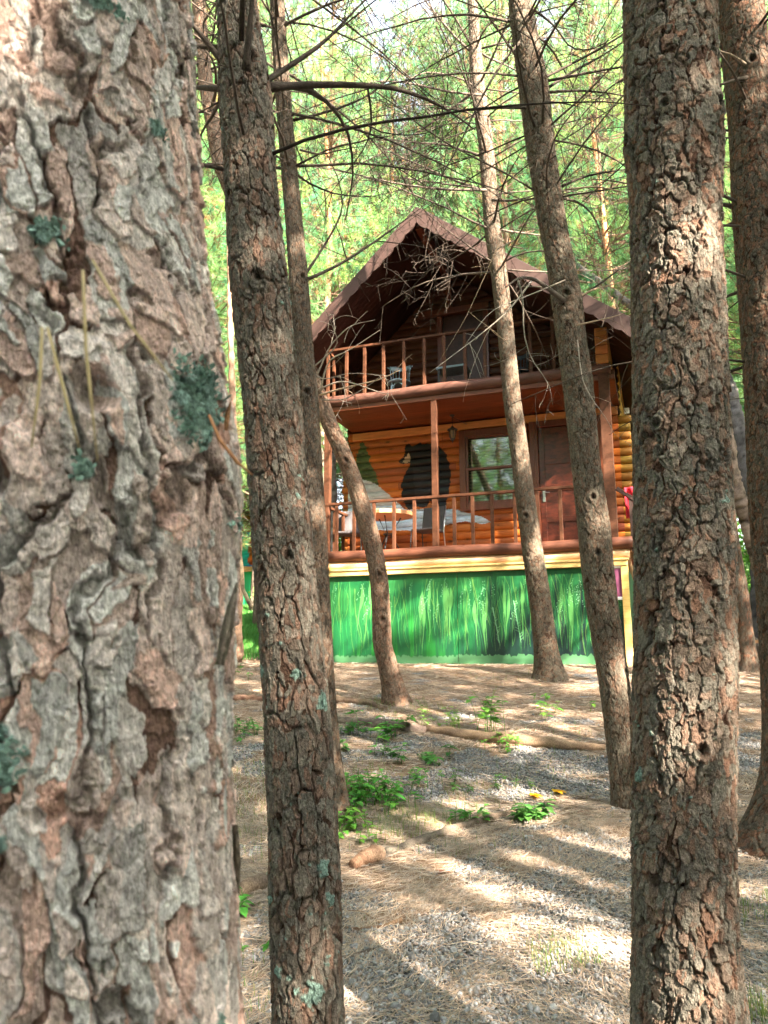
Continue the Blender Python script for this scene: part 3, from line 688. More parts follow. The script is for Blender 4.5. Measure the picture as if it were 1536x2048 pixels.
# ------------------------------------------------------------------ TRUNKS
def bark_field(U, Vv, L, cs, seed, depth, crack, asp_k=1., tilt=1., sharp=.16, pk=1.6):
    """overlapping bark plates: U around (period L), Vv up, metres. returns height (m), rgb"""
    nu = max(8, int(round(L / .012))); k = nu / L; q4 = max(2, nu // 4); k4 = q4 / L
    wu = .55 * cs * fbm(U * k4, Vv * k4 * .7, seed, 3, q4); wv = .8 * cs * fbm(U * k4, Vv * k4 * .8, seed + 40, 3, q4)
    fu = .16 * cs * fbm(U * k, Vv * k * .8, seed + 5, 3, nu); fv = .26 * cs * fbm(U * k, Vv * k, seed + 6, 3, nu)
    base = fbm(U * k, Vv * k * .35, seed + 7, 4, nu)
    C = (CREV * .75 + PINK * .25) * (1 + .35 * base[..., None]); H = depth * .12 * (1 + base); lev = np.zeros(U.shape)  # gaps show base bark, darkened further to stand for crevice shade
    n0 = max(3, int(round(L / (cs * 1.7)))); f1, f2, c0, dx, dy = vor((U + wu * 1.3 + fu * 1.4) * n0 / L, (Vv + wv * 1.5 + fv) / (cs * 5.5), seed + 90, n0)
    cm = ss(-.35, .1, fbm(U * k4, Vv * k4 * .4, seed + 95, 3, q4))
    crk = 1 - cm * (1 - ss(.02, .13, f2 - f1))
    for l, (sz, asp, pres, hb) in enumerate(((1.25, 1.7, .12, .22), (.95, 1.9, .30, .40), (.72, 1.5, .42, .58), (.52, 1.7, .55, .74))):
        sc_ = cs * sz; n = max(3, int(round(L / sc_)))
        f1, f2, cid, dx, dy = vor((U + wu + fu) * n / L, (Vv + wv * asp_k + fv) / (sc_ * asp * asp_k), seed + 11 * l, n)
        r2 = np.mod(cid * 57.31, 1); r3 = np.mod(cid * 131.7, 1); r4 = np.mod(cid * 311.9, 1)
        e = f2 - f1; inside = (e > .04 + .11 * r4) & (cid > pres)
        edge = ss(.02, sharp, e)
        h = depth * (hb + .28 * r2) * (.6 + .4 * edge) + tilt * (depth * .5 * (-dy) * (.2 + r3) + depth * .45 * dx * (r2 - .5))
        h = np.maximum(h, 0)
        mixr = np.clip(r3 ** pk * 1.05 - .08 * l, 0, 1)[..., None]
        colr = (GREY * (1 - mixr) + PINK * mixr) * (.70 + .55 * r4[..., None]) * (1 + .16 * (-dy))[..., None]
        win = inside & (h > H)
        H = np.where(win, h, H); C = np.where(win[..., None], colr, C)
    for l, (sz, am) in enumerate(((.34, .20), (.19, .15), (.10, .08))):
        sc_ = max(cs * sz, .0045); n = max(6, int(round(L / sc_)))
        f1, f2, cid, dx, dy = vor((U + fu * 1.2) * n / L, (Vv + fv * 1.2) / (sc_ * 1.6), seed + 131 * (l + 1), n)
        on = (cid > .5); st = on * ss(.0, .12, f2 - f1) * (.5 - dy); H = H + depth * am * st
        C = C * (1 + .22 * (on * (np.mod(cid * 77.7, 1) - .35)) )[..., None]
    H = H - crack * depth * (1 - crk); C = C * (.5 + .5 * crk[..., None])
    fl = fbm(U * k * .5, Vv * k * .10, seed + 71, 4, max(2, nu // 2)) if False else fbm(U * k, Vv * k * .2, seed + 71, 4, nu)
    C = C * (1 + .20 * fl[..., None])
    return H, C
LICH = np.array([.19, .285, .25])
def trunk_mesh(path, Y, nA, dz, cs, depth, seed, crack=.8, knots=(), lich=(), ztop=11., jit=0, front=.62, base_y=None, flare=.35, zfine=None, Yslope=0., moss=0., asp_k=1., tilt=1., sharp=.16, pk=1.6):
    """path: (x, y, half width) in photo pixels, bottom last"""
    P = np.array([at(x, y, Y) for x, y, h in path]); rad = np.array([h / F_PX * float(axial(p)) for p, (x, y, h) in zip(P, path)])
    o = np.argsort(P[:, 2]); zz = P[o, 2]; xx = P[o, 0]; rr = rad[o]
    zb = float(gz(xx[0] if base_y is None else base_y, Y)) - .12
    if zz[0] > zb:
        sl = (xx[1] - xx[0]) / (zz[1] - zz[0]) * .5; xx = np.insert(xx, 0, xx[0] - sl * (zz[0] - zb)); rr = np.insert(rr, 0, rr[0] * 1.06); zz = np.insert(zz, 0, zb)
    zf = zz[-1] if zfine is None else zfine
    if ztop > zz[-1]:
        sl = (xx[-1] - xx[-3]) / (zz[-1] - zz[-3]); sl = np.clip(sl, -.12, .12); dzt = ztop - zz[-1]
        xx = np.append(xx, xx[-1] + sl * dzt); rr = np.append(rr, max(.02, rr[-1] * .35)); zz = np.append(zz, ztop)
    zs = np.concatenate([np.arange(zb, zf, dz), np.linspace(zf, ztop, 40)]) if ztop > zf + .1 else np.arange(zb, zf, dz)
    # smooth centreline
    def sm(a):
        g = np.interp(zs, zz, a); d = np.interp(np.clip(zs + .06, zz[0], zz[-1]), zz, a); e = np.interp(np.clip(zs - .06, zz[0], zz[-1]), zz, a); return (g + d + e) / 3
    cx, cr = sm(xx), sm(rr)
    cr = cr * (1 + flare * np.exp(-(zs - zb - .12) / .13))
    cy = Y + Yslope * (zs - 1.5)
    t = np.linspace(0, 1, nA, endpoint=False)
    # more columns on the side that faces the camera
    vd = math.atan2(-Y, -float(np.mean(cx)))   # direction to the camera
    s = (t - .5) * 2; th = vd + np.pi * (s * front + (1 - front) * s ** 3)
    Rm = float(np.median(cr)); L = 2 * np.pi * Rm
    TH, ZZ = np.meshgrid(th, zs); U = np.mod(TH, 2 * np.pi) * Rm
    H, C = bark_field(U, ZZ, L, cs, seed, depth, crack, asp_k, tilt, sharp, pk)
    def wrapd(a): return (a + np.pi) % (2 * np.pi) - np.pi
    for (kx, ky, kr) in knots:       # knots given in pixels
        kz = at(kx, ky, Y)[2]; cxk = np.interp(kz, zs, cx); crk = np.interp(kz, zs, cr)
        s_ = np.clip((at(kx, ky, Y)[0] - cxk) / crk, -.95, .95); tk = vd + math.asin(s_)
        du = wrapd(TH - tk) * crk; dv = ZZ - kz; d = np.sqrt(du ** 2 + (dv * .8) ** 2) / kr
        H = H * (1 - .5 * np.exp(-d ** 2)) + kr * .35 * np.exp(-((d - .85) / .45) ** 2) - kr * .45 * np.exp(-(d / .42) ** 2) + depth * .35 * np.sin(d * 11) * np.exp(-(d / 1.5) ** 2)
        C = C * (1 - .75 * np.exp(-(d / .55) ** 2))[..., None]
    lm = np.zeros(U.shape)
    for (kx, ky, kr, amt) in lich:
        kz = at(kx, ky, Y)[2]; cxk = np.interp(kz, zs, cx); crk = np.interp(kz, zs, cr)
        s_ = np.clip((at(kx, ky, Y)[0] - cxk) / crk, -.97, .97); tk = vd + math.asin(s_)
        du = wrapd(TH - tk) * crk; dv = ZZ - kz; d = np.sqrt(du ** 2 + dv ** 2) / kr
        lm = np.maximum(lm, amt * np.exp(-d ** 2))
    ln_ = fbm(U / .018, ZZ / .018, seed + 300, 3)
    if moss: lm = np.maximum(lm, moss * ss(-.1, .6, fbm(U / .09, ZZ / .12, seed + 303, 3)))
    lk = ss(.42, .55, lm + .55 * ln_)
    fine = fbm(U / .005, ZZ / .005, seed + 305, 2)
    H = H + lk * depth * (.25 + .5 * np.abs(fine)); C = C * (1 - lk[..., None]) + (LICH * (1 + .5 * fine[..., None])) * lk[..., None]
    H = H * ss(0, .3, ztop - ZZ) 
    big = .03 * fbm(TH / (2 * np.pi) * 3 + 3, ZZ * 1.1, seed + 200, 2, 3) * Rm * 2
    rad_ = cr[:, None] + H + big - depth * .45
    X = cx[:, None] + rad_ * np.cos(TH); Yc = cy[:, None] + rad_ * np.sin(TH)
    V = np.stack([X, Yc, ZZ], -1).reshape(-1, 3); m = len(zs)
    i = np.arange(m - 1)[:, None] * nA; j = np.arange(nA)[None]; k = (j + 1) % nA
    Q = np.stack([i + j, i + k, i + nA + k, i + nA + j], -1).reshape(-1, 4)
    return V, Q, C.reshape(-1, 3), (zs, cx, cy, cr)
PLATE = None
def palette(grey, pink, crev):
    global GREY, PINK, CREV
    GREY, PINK, CREV = np.array(grey), np.array(pink), np.array(crev)

def tree(name, label, path, Y, nA, dz, cs, depth, seed, cat='tree', group='pines standing around the cabin', **kw):
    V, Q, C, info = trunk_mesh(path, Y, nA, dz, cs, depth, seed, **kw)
    zs, cx, cy, cr = info
    b = np.array([cx[0], cy[0], zs[0] + .12])
    root = empty(name, b); tag(root, label, cat, group)
    tr = link('trunk', mesh('trunk', V - b, Q, None, [M['bark']], C, True), root)
    root['_'] = 0; del root['_']
    return root, info, b

# ---- dead twigs
def arc_path(p0, d0, L, n, droop, curl, rg):
    P = [np.array(p0, float)]; d = np.array(d0, float); d /= np.linalg.norm(d); st = L / n
    ax = rg.normal(size=3); ax /= np.linalg.norm(ax)
    for k in range(n):
        d = d + np.cross(ax, d) * curl / n + np.array([0, 0, -droop / n]) + rg.normal(size=3) * .05
        d /= np.linalg.norm(d); P.append(P[-1] + d * st)
    return np.array(P)
def dead(mb, p0, d0, L, r0, rg, lvl=0, droop=.5, col=(.13, .105, .085), dens=1.0, path=None, minr=.0011, sub=None):
    n = 9 if lvl == 0 else (7 if lvl == 1 else 5)
    P = path if path is not None else arc_path(p0, d0, L, n, droop * rg.uniform(.2, 1.4), rg.normal() * .8, rg)
    n = len(P) - 1; r = r0 * (1 - .82 * np.linspace(0, 1, n + 1)); r = np.maximum(r, minr)
    c = np.array(col) * rg.uniform(.6, 1.5)
    mb.tube(P, r, 6 if lvl == 0 else (4 if lvl == 1 else 3), c, cap=lvl == 0)
    if lvl >= 2: return
    ns = int((L / (.24 if lvl == 0 else .16)) * dens * rg.uniform(.6, 1.3)) if sub is None else sub
    for k in range(ns):
        t = rg.uniform(.18, .98); i = min(int(t * n), n - 1); p = P[i] + (P[i + 1] - P[i]) * (t * n - i)
        d = P[i + 1] - P[i]; d /= np.linalg.norm(d); q = rg.normal(size=3); q -= d * (q @ d); q /= np.linalg.norm(q)
        d2 = d * rg.uniform(.2, 1.0) + q
        dead(mb, p, d2, L * rg.uniform(.22, .55) * (1 - .4 * t), max(r[i] * rg.uniform(.35, .6), minr), rg, lvl + 1, droop * .9, col, dens, minr=minr)
def branch_px(root, base, pts, Y, r0, rg, dens=1., dy=0., col=(.13, .105, .085), droop=.4, lvl=0, minr=.0012, sub=None, name='branch'):
    """a branch whose main stem runs through photo pixels at depth Y .. Y+dy"""
    pts = np.array(pts, float); n = len(pts); s = np.linspace(0, 1, n)
    m = 12; q = np.linspace(0, 1, m)
    # Catmull style smoothing through cubic interpolation of pixels
    X = np.interp(q, s, pts[:, 0]); Yp = np.interp(q, s, pts[:, 1])
    X[1:-1] = (X[:-2] + 2 * X[1:-1] + X[2:]) / 4; Yp[1:-1] = (Yp[:-2] + 2 * Yp[1:-1] + Yp[2:]) / 4
    P = np.array([at(x, y, Y + dy * t) for x, y, t in zip(X, Yp, q)])
    L = float(np.linalg.norm(np.diff(P, axis=0), axis=1).sum())
    mb = MB(); dead(mb, None, None, L, r0, rg, lvl, droop, col, dens, path=P, minr=minr, sub=sub)
    mb.V = [v - base for v in mb.V]
    return mb.build(name, M['twig'], root, True)
def whorls(root, info, base, zlist, rg, L=(.8, 1.8), n=(2, 5), r=.012, dens=1., col=(.13, .105, .085), droop=.5, up=.25, minr=.0012, azr=None):
    zs, cx, cy, cr = info
    for z in zlist:
        x, y, rr = np.interp(z, zs, cx), np.interp(z, zs, cy), np.interp(z, zs, cr)
        a0 = rg.uniform(0, 6.28); k_ = rg.integers(n[0], n[1] + 1)
        for k in range(k_):
            a = a0 + k * 2 * np.pi / k_ + rg.normal() * .3
            if azr is not None: a = rg.uniform(*azr)
            d = np.array([math.cos(a), math.sin(a), up + rg.normal() * .2])
            mb = MB(); dead(mb, (x + d[0] * rr * .8, y + d[1] * rr * .8, z + rg.normal() * .03), d, rg.uniform(*L), r * rg.uniform(.6, 1.2), rg, 0, droop, col, dens, minr=minr)
            mb.V = [v - base for v in mb.V]; mb.build('branch', M['twig'], root, True)

# ---- living crowns
def tufts(centres, dirs, nn, ln, wd, rg, cols, spread=1.0):
    """needle tufts: nn needles per centre, thin triangles"""
    m = len(centres); c = np.repeat(centres, nn, 0); d = np.repeat(dirs, nn, 0); cc = np.repeat(cols, nn, 0)
    v = d + rg.normal(size=c.shape) * spread; v /= np.linalg.norm(v, axis=1)[:, None]
    s = np.cross(v, rg.normal(size=c.shape)); s /= np.linalg.norm(s, axis=1)[:, None]
    l = ln * rg.uniform(.6, 1.15, (len(c), 1)); st = c + d * rg.uniform(-.06, .02, (len(c), 1))
    V = np.stack([st - s * wd / 2, st + s * wd / 2, st + v * l], 1).reshape(-1, 3)
    T = np.arange(len(V)).reshape(-1, 3)
    cc = np.repeat(cc * rg.uniform(.8, 1.2, (len(cc), 1)), 3, 0)
    return V, T, cc
def crown_mesh(name, h, rmax, seed, nb=5, dzw=.42, per=22, nn=22, ln=.13, wd=.005, shape=None, brown=.08):
    rg = np.random.default_rng(seed); cen = []; dr = []; co = []; mb = MB()
    mb.tube([(0, 0, -.3), (0, 0, h * .5), (0, 0, h)], [.09, .06, .015], 7, (.16, .10, .07))
    z = 0
    while z < h:
        t = z / h; Rz = rmax * (shape(t) if shape else (math.sin(min(1, t * 2.2 + .25) * np.pi / 2) * (1 - t) ** .6 + .06))
        for k in range(nb):
            a = rg.uniform(0, 2 * np.pi); Lb = Rz * rg.uniform(.55, 1.15); el = rg.uniform(-.15, .35) + .4 * t
            d = np.array([math.cos(a) * math.cos(el), math.sin(a) * math.cos(el), math.sin(el)])
            P = np.array([np.array([0, 0, z]) + d * Lb * s + np.array([0, 0, .18 * Lb * s * s]) for s in np.linspace(0, 1, 5)])
            mb.tube(P, np.linspace(.022, .004, 5), 4, (.17, .11, .08), cap=False)
            clump = rg.uniform(.65, 1.35); hue = rg.uniform(0, 1)
            base = np.array([.085, .28, .14]) * (1 - hue) + np.array([.25, .37, .10]) * hue
            for q in range(max(3, int(per * Lb / rmax))):
                s = rg.uniform(.3, 1.0) ** .8; p = np.array([0, 0, z]) + d * Lb * s + np.array([0, 0, .18 * Lb * s * s])
                side = np.cross(d, [0, 0, 1]); side /= np.linalg.norm(side)
                off = side * rg.normal() * .32 * Lb * (1.1 - s * .6) * .6 + np.array([0, 0, rg.normal() * .1])
                if q % 3 == 0: mb.tube([p, p + off * .6 + d * .05, p + off + d * .1], [.006, .004, .002], 3, (.17, .11, .08), cap=False)
                cen.append(p + off); dd = d * .7 + off / (np.linalg.norm(off) + .2) * .6 + np.array([0, 0, .35]); dr.append(dd / np.linalg.norm(dd))
                co.append((np.array([.26, .15, .07]) if rg.random() < brown else base * clump * rg.uniform(.75, 1.3)))
        z += dzw * rg.uniform(.7, 1.3)
    V, T, C = tufts(np.array(cen), np.array(dr), nn, ln, wd, rg, np.array(co), .75)
    Vb = np.vstack(mb.V); Qb = np.vstack(mb.Q); Tb = np.vstack(mb.T) if mb.T else np.zeros((0, 3), int); Cb = np.vstack(mb.C); n0 = len(Vb)
    me = mesh(name, np.vstack([Vb, V]), Qb, np.vstack([Tb, T + n0]) if len(Tb) else T + n0, [M['twig'], M['needle']], np.vstack([Cb, C]), False,
              np.concatenate([np.zeros(len(Qb)), np.zeros(len(Tb)), np.ones(len(T))]))
    return me
CROWN = [crown_mesh('pine_crown', 13, 2.9, 100 + k, nb=7, dzw=.34, per=35, nn=24, ln=.19, wd=.0085, brown=.10, shape=lambda t: min(1, .5 + t * 2) * (1 - t) ** .4 + .05) for k in range(3)]
SHCROWN = [crown_mesh('pine_crown_high', 6.0, 2.1, 200 + k, nb=6, dzw=.42, per=30, nn=18, ln=.17, wd=.010) for k in range(2)]
print('crown tris', [len(c.polygons) for c in CROWN])
_k = 0
def add_crown(root, info, base, z, scale=1.0):
    global _k
    zs, cx, cy, cr = info
    o = link('crown', SHCROWN[_k % 2], root); _k += 1
    o.location = (np.interp(z, zs, cx) - base[0], np.interp(z, zs, cy) - base[1], z - base[2]); o.scale = (scale,) * 3; o.rotation_euler = (0, 0, _k * 1.3)
    return o

# ---- the trees the photograph shows
rg = np.random.default_rng(77)
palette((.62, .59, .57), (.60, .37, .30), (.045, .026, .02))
A = [(62, 0, 300), (75, 300, 302), (88, 500, 304), (118, 700, 312), (140, 850, 320), (148, 1000, 325), (132, 1250, 320), (126, 1500, 322), (138, 1800, 327), (142, 2048, 330)]
tA, iA, bA = tree('pine_tree', 'huge flaking grey and pink pine trunk filling the left edge of the picture', A, .80, 1000, .0015, .037, .0095, 11, crack=1.0, asp_k=1.5, tilt=1.0, sharp=.07, pk=1.0,
    knots=[(165, 880, .03), (20, 1030, .03), (440, 640, .012)], lich=[(165, 205, .02, .8), (265, 360, .012, .9), (345, 860, .032, 1.0), (90, 625, .015, .9), (20, 1480, .03, .9), (155, 1010, .01, .9), (435, 1050, .012, .8), (385, 2000, .012, .7), (15, 1600, .02, .6)], ztop=7.5, zfine=2.75, flare=.1)
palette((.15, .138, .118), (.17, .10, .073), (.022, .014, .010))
Bp = [(474, -20, 38), (477, 40, 40), (486, 140, 48), (491, 200, 52), (497, 300, 49), (504, 400, 50), (518, 560, 56), (530, 680, 55), (545, 800, 56), (560, 1000, 58), (567, 1110, 60), (580, 1250, 62), (592, 1400, 64), (598, 1500, 67), (605, 1650, 67), (609, 1800, 70), (613, 1950, 68), (616, 2048, 70)]
tB, iB, bB = tree('pine_tree', 'dark pine with turquoise lichen and bare limbs, just right of the huge trunk', Bp, 2.0, 360, .0026, .024, .0062, 23, crack=1.1, asp_k=1.35,
    knots=[(500, 150, .03), (515, 580, .025), (562, 880, .012), (575, 1120, .02)], lich=[(640, 1400, .03, .7), (640, 1720, .03, .7), (655, 1780, .02, .8), (540, 1790, .02, .6), (650, 1900, .02, .8), (620, 1960, .04, .7), (555, 1920, .02, .7), (520, 1340, .02, .6), (590, 1350, .02, .6), (560, 1010, .012, .6), (545, 310, .015, .6)], ztop=10, zfine=3.75, moss=.22)
Cp = [(553, -20, 13), (556, 40, 14), (565, 180, 15), (577, 330, 16), (588, 450, 17), (597, 560, 19), (607, 700, 20), (615, 800, 21), (622, 950, 23), (630, 1100, 24), (637, 1250, 25), (645, 1400, 26), (653, 1500, 28), (662, 1600, 32)]
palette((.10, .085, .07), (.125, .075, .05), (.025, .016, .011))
tC, iC, bC = tree('pine_tree', 'slim straight pine tucked close behind the dark lichened trunk', Cp, 4.9, 120, .007, .024, .005, 31, knots=[(605, 560, .03), (614, 790, .03)], ztop=12, zfine=7.0)
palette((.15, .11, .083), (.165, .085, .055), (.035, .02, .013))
Dp = [(395, -20, 13), (412, 170, 14), (440, 330, 15), (500, 480, 15), (560, 620, 16), (618, 745, 16), (640, 800, 17), (660, 850, 17), (683, 900, 18), (700, 940, 18), (716, 985, 18), (732, 1040, 19), (748, 1100, 18), (758, 1160, 18), (762, 1220, 18), (764, 1290, 19), (778, 1340, 20), (793, 1400, 24)]
tD, iD, bD = tree('pine_tree', 'crooked thin pine snaking up in front of the left half of the cabin', Dp, 8.3, 90, .011, .03, .006, 41, knots=[(690, 925, .05), (755, 1150, .04), (762, 1240, .05)], ztop=13, zfine=11, front=.8)
palette((.105, .09, .07), (.115, .065, .043), (.025, .015, .010))
Fp = [(944, -20, 9), (948, 60, 10), (955, 165, 14), (972, 290, 14), (985, 460, 16), (1000, 560, 16), (1010, 650, 16), (1017, 720, 16), (1024, 800, 17), (1036, 880, 17), (1046, 960, 18), (1054, 1020, 19), (1063, 1090, 20), (1074, 1160, 21), (1084, 1230, 21), (1092, 1300, 23), (1100, 1352, 28)]
tF, iF, bF = tree('pine_tree', 'slender leaning pine in front of the cabin window with its foot near the green base', Fp, 10.0, 100, .013, .035, .007, 51, knots=[(1000, 480, .05), (1020, 655, .05), (1052, 1035, .05)], ztop=14.5, zfine=12.5, front=.8)
palette((.135, .118, .095), (.15, .09, .063), (.025, .015, .010))
Gp = [(1040, -20, 23), (1044, 30, 24), (1066, 165, 29), (1081, 300, 27), (1104, 440, 27), (1120, 520, 27), (1134, 600, 30), (1143, 680, 29), (1154, 750, 30), (1164, 850, 28), (1171, 920, 27), (1180, 990, 29), (1189, 1060, 31), (1194, 1130, 31), (1204, 1210, 31), (1214, 1275, 30), (1224, 1340, 29), (1236, 1420, 29), (1244, 1500, 27), (1252, 1588, 26)]
tG, iG, bG = tree('pine_tree', 'curving mid sized pine covering the cabin door, sunlit on its right side', Gp, 5.1, 170, .0065, .028, .0065, 61, knots=[(1135, 600, .035), (1185, 1000, .03), (1195, 1110, .035), (1160, 790, .02)], ztop=12.5, zfine=7.4, flare=.2)
palette((.155, .142, .12), (.20, .112, .078), (.022, .013, .010))
Ep = [(1338, -20, 86), (1341, 100, 88), (1343, 200, 89), (1347, 290, 94), (1350, 400, 85), (1351, 520, 85), (1357, 700, 88), (1360, 900, 89), (1366, 1100, 92), (1369, 1250, 94), (1369, 1380, 97), (1368, 1500, 97), (1367, 1650, 96), (1369, 1800, 97), (1373, 1920, 100), (1380, 2048, 107)]
tE, iE, bE = tree('pine_tree', 'thick scaly pine trunk running the full height right of the cabin', Ep, 2.2, 480, .0028, .034, .009, 71, crack=1.0,
    knots=[(1430, 255, .035), (1335, 265, .022), (1262, 285, .03), (1320, 865, .022), (1440, 930, .015), (1400, 1490, .026)], lich=[(1380, 75, .02, .7), (1440, 1010, .02, .7), (1320, 1110, .012, .5), (1360, 1030, .012, .5), (1290, 1550, .03, .5), (1280, 1680, .03, .5)], ztop=10.5, zfine=4.0, moss=.16)
palette((.10, .085, .068), (.17, .08, .05), (.025, .015, .01))
Hp = [(1478, -20, 42), (1490, 100, 43), (1504, 250, 43), (1512, 400, 45), (1530, 600, 46), (1542, 800, 46), (1550, 1000, 47), (1562, 1150, 48), (1574, 1300, 50), (1582, 1450, 53), (1584, 1550, 58), (1582, 1620, 74), (1578, 1672, 92)]
tH, iH, bH = tree('pine_tree', 'leaning reddish pine cut off by the right edge, roots spread at its foot', Hp, 4.4, 220, .0055, .032, .007, 81, knots=[(1505, 150, .04), (1535, 455, .04)], ztop=11, zfine=6.6, flare=.15)
Ip = [(1440, 900, 12), (1448, 980, 14), (1460, 1060, 14), (1470, 1120, 14), (1482, 1190, 15), (1490, 1260, 15), (1497, 1332, 18)]
tI, iI, bI = tree('pine_tree', 'short dark leaning trunk seen between the two right hand trunks', Ip, 10.6, 60, .03, .04, .008, 91, ztop=9.5, zfine=8)
# bent grey trunk leaning over the roof corner
def free_trunk(name, label, pts, Y0, Y1, rad, n, seed, col, m='bark'):
    pts = np.array(pts, float); q = np.linspace(0, 1, 160); s = np.linspace(0, 1, len(pts))
    X = np.interp(q, s, pts[:, 0]); Yp = np.interp(q, s, pts[:, 1])
    for _ in range(12): X[1:-1] = (X[:-2] + 2 * X[1:-1] + X[2:]) / 4; Yp[1:-1] = (Yp[:-2] + 2 * Yp[1:-1] + Yp[2:]) / 4
    P = np.array([at(x, y, Y0 + (Y1 - Y0) * t) for x, y, t in zip(X, Yp, q)])
    b = P[-1].copy(); mb = MB(); r_ = np.interp(q, [0, 1], rad); mb.tube(P, r_, n)
    V = mb.V[0]; nn = fbm(V[:, 2] * 14, V[:, 0] * 14 + V[:, 1] * 9, seed, 4); mb.C = [np.array(col) * (1 + 1.3 * nn[:, None])]
    cc = np.repeat(P, n, 0); V[:len(cc)] = V[:len(cc)] + (V[:len(cc)] - cc) * (.3 * nn[:len(cc), None] + .25 * fbm(V[:len(cc), 2:3] * 3, V[:len(cc), :1] * 2, seed + 2, 2))
    mb.V = [V - b]; root = empty(name, b); tag(root, label, 'tree', 'pines standing around the cabin')
    mb.build('trunk', M[m], root, True); return root, b
free_trunk('dead_tree', 'bent pale grey dead trunk arching over the right slope of the cabin roof', [(1085, 480), (1140, 525), (1265, 612), (1400, 700), (1448, 745), (1468, 800), (1480, 880), (1495, 970), (1512, 1080), (1520, 1200), (1522, 1300)], 19, 15, (.09, .17), 20, 3, (.09, .082, .08))
free_trunk('pine_tree', 'thin brown trunk crossing diagonally behind the two right hand trunks', [(1440, 780), (1462, 940), (1485, 1010), (1512, 1100), (1535, 1180), (1540, 1300)], 12.5, 12.5, (.11, .15), 16, 5, (.2, .15, .12))
free_trunk('pine_tree', 'dark trunk slanting low to the right behind the scaly right hand trunk', [(1440, 1220), (1475, 1262), (1510, 1300), (1522, 1312)], 15, 14, (.16, .18), 14, 6, (.13, .1, .08))
free_trunk('birch_tree', 'pale blotched trunk seen past the left end of the cabin porch', [(655, 700), (657, 800), (660, 900), (662, 1000), (664, 1150), (665, 1290)], 15.2, 15.2, (.10, .13), 16, 7, (.3, .3, .31))
free_trunk('young_pine', 'thin sapling trunk standing in the gap beside the huge near trunk', [(455, 300), (462, 700), (474, 1050), (477, 1150), (474, 1240), (474, 1325)], 10.9, 10.9, (.04, .085), 12, 8, (.3, .19, .13))
free_trunk('bare_sapling', 'pale bent stick like sapling in front of the blue cabin', [(474, 1050), (480, 1090), (484, 1140), (486, 1180), (502, 1215)], 6.5, 6.5, (.012, .02), 8, 9, (.45, .33, .22))

# crowns above the picture
add_crown(tA, iA, bA, 5.2, .8); add_crown(tB, iB, bB, 7.0, 1.0); add_crown(tE, iE, bE, 7.2, .9)
add_crown(tC, iC, bC, 8.6, .9); add_crown(tG, iG, bG, 8.8, .9); add_crown(tH, iH, bH, 7.6, .9)
add_crown(tD, iD, bD, 12.2, .7); add_crown(tF, iF, bF, 13.6, .7)

# ---- named limbs of the near trees
dk = (.075, .06, .05); gy_ = (.30, .26, .22)
branch_px(tB, bB, [(475, 165), (430, 105), (390, 55), (345, 0), (300, -60)], 2.0, .012, rg, .5, -.15, dk)
branch_px(tB, bB, [(492, 140), (497, 80), (505, 0), (508, -80)], 1.9, .013, rg, .3, -.1, dk)
branch_px(tB, bB, [(520, 170), (575, 135), (650, 85), (700, 30), (770, -40)], 2.0, .011, rg, .9, .3, dk)
branch_px(tB, bB, [(530, 178), (600, 168), (740, 170), (800, 176), (870, 205), (905, 225), (950, 260)], 2.0, .0125, rg, .8, .5, dk)
branch_px(tB, bB, [(735, 172), (745, 240), (735, 290), (690, 350), (630, 425)], 2.25, .0045, rg, .8, .3, dk)
branch_px(tB, bB, [(450, 178), (410, 176), (380, 175), (330, 178)], 2.0, .011, rg, .3, .2, dk)
branch_px(tC, bC, [(612, 560), (680, 530), (740, 490), (790, 455), (830, 425), (880, 385)], 4.9, .013, rg, .45, .6, dk, sub=3)
branch_px(tC, bC, [(610, 550), (640, 505), (680, 440), (688, 400), (670, 330), (600, 230)], 4.9, .011, rg, 1., .3, dk)
branch_px(tC, bC, [(600, 300), (640, 310), (680, 300), (740, 290)], 4.8, .008, rg, 1., -.4, dk)
branch_px(tF, bF, [(975, 380), (900, 380), (800, 370), (700, 345), (600, 330)], 9.7, .022, rg, 1., -1., dk, minr=.002)
branch_px(tF, bF, [(985, 400), (1020, 402), (1060, 395), (1085, 380)], 9.8, .022, rg, .5, -1., dk, minr=.002)
branch_px(tF, bF, [(965, 190), (900, 185), (820, 165), (740, 160), (640, 200)], 9.8, .02, rg, 1., -1., dk, minr=.002)
branch_px(tG, bG, [(1075, 215), (1000, 215), (930, 222), (860, 215)], 5.1, .013, rg, .9, -.6, dk)
branch_px(tG, bG, [(1092, 178), (1150, 140), (1200, 115), (1260, 75), (1320, 30)], 5.1, .013, rg, .9, .5, dk)
branch_px(tG, bG, [(1092, 185), (1160, 180), (1250, 190), (1320, 215)], 5.1, .012, rg, .9, .4, dk)
branch_px(tG, bG, [(1085, 205), (1120, 205), (1165, 215)], 5.0, .011, rg, .5, -.3, dk)
branch_px(tG, bG, [(1068, 20), (1110, 50), (1140, 100), (1190, 100), (1250, 60)], 5.1, .010, rg, .9, -.3, dk)
branch_px(tG, bG, [(1060, 60), (1000, 130), (960, 200), (900, 330), (840, 400)], 5.1, .012, rg, .9, -.8, dk)
branch_px(tG, bG, [(1128, 602), (1100, 580), (1068, 556), (1035, 555), (1012, 575)], 5.0, .022, rg, .7, -.3, (.2, .165, .14), sub=1)
branch_px(tG, bG, [(1035, 556), (1048, 600), (1045, 660), (1060, 720), (1100, 765), (1105, 810)], 4.85, .007, rg, 1., -.2, gy_)
branch_px(tG, bG, [(1066, 558), (1020, 620), (960, 670), (920, 700), (860, 745)], 4.9, .007, rg, .6, -.4, gy_, sub=3)
branch_px(tG, bG, [(1000, 480), (975, 540), (930, 640), (880, 720)], 5.0, .0045, rg, 1., -.2, (.4, .29, .2), sub=2)
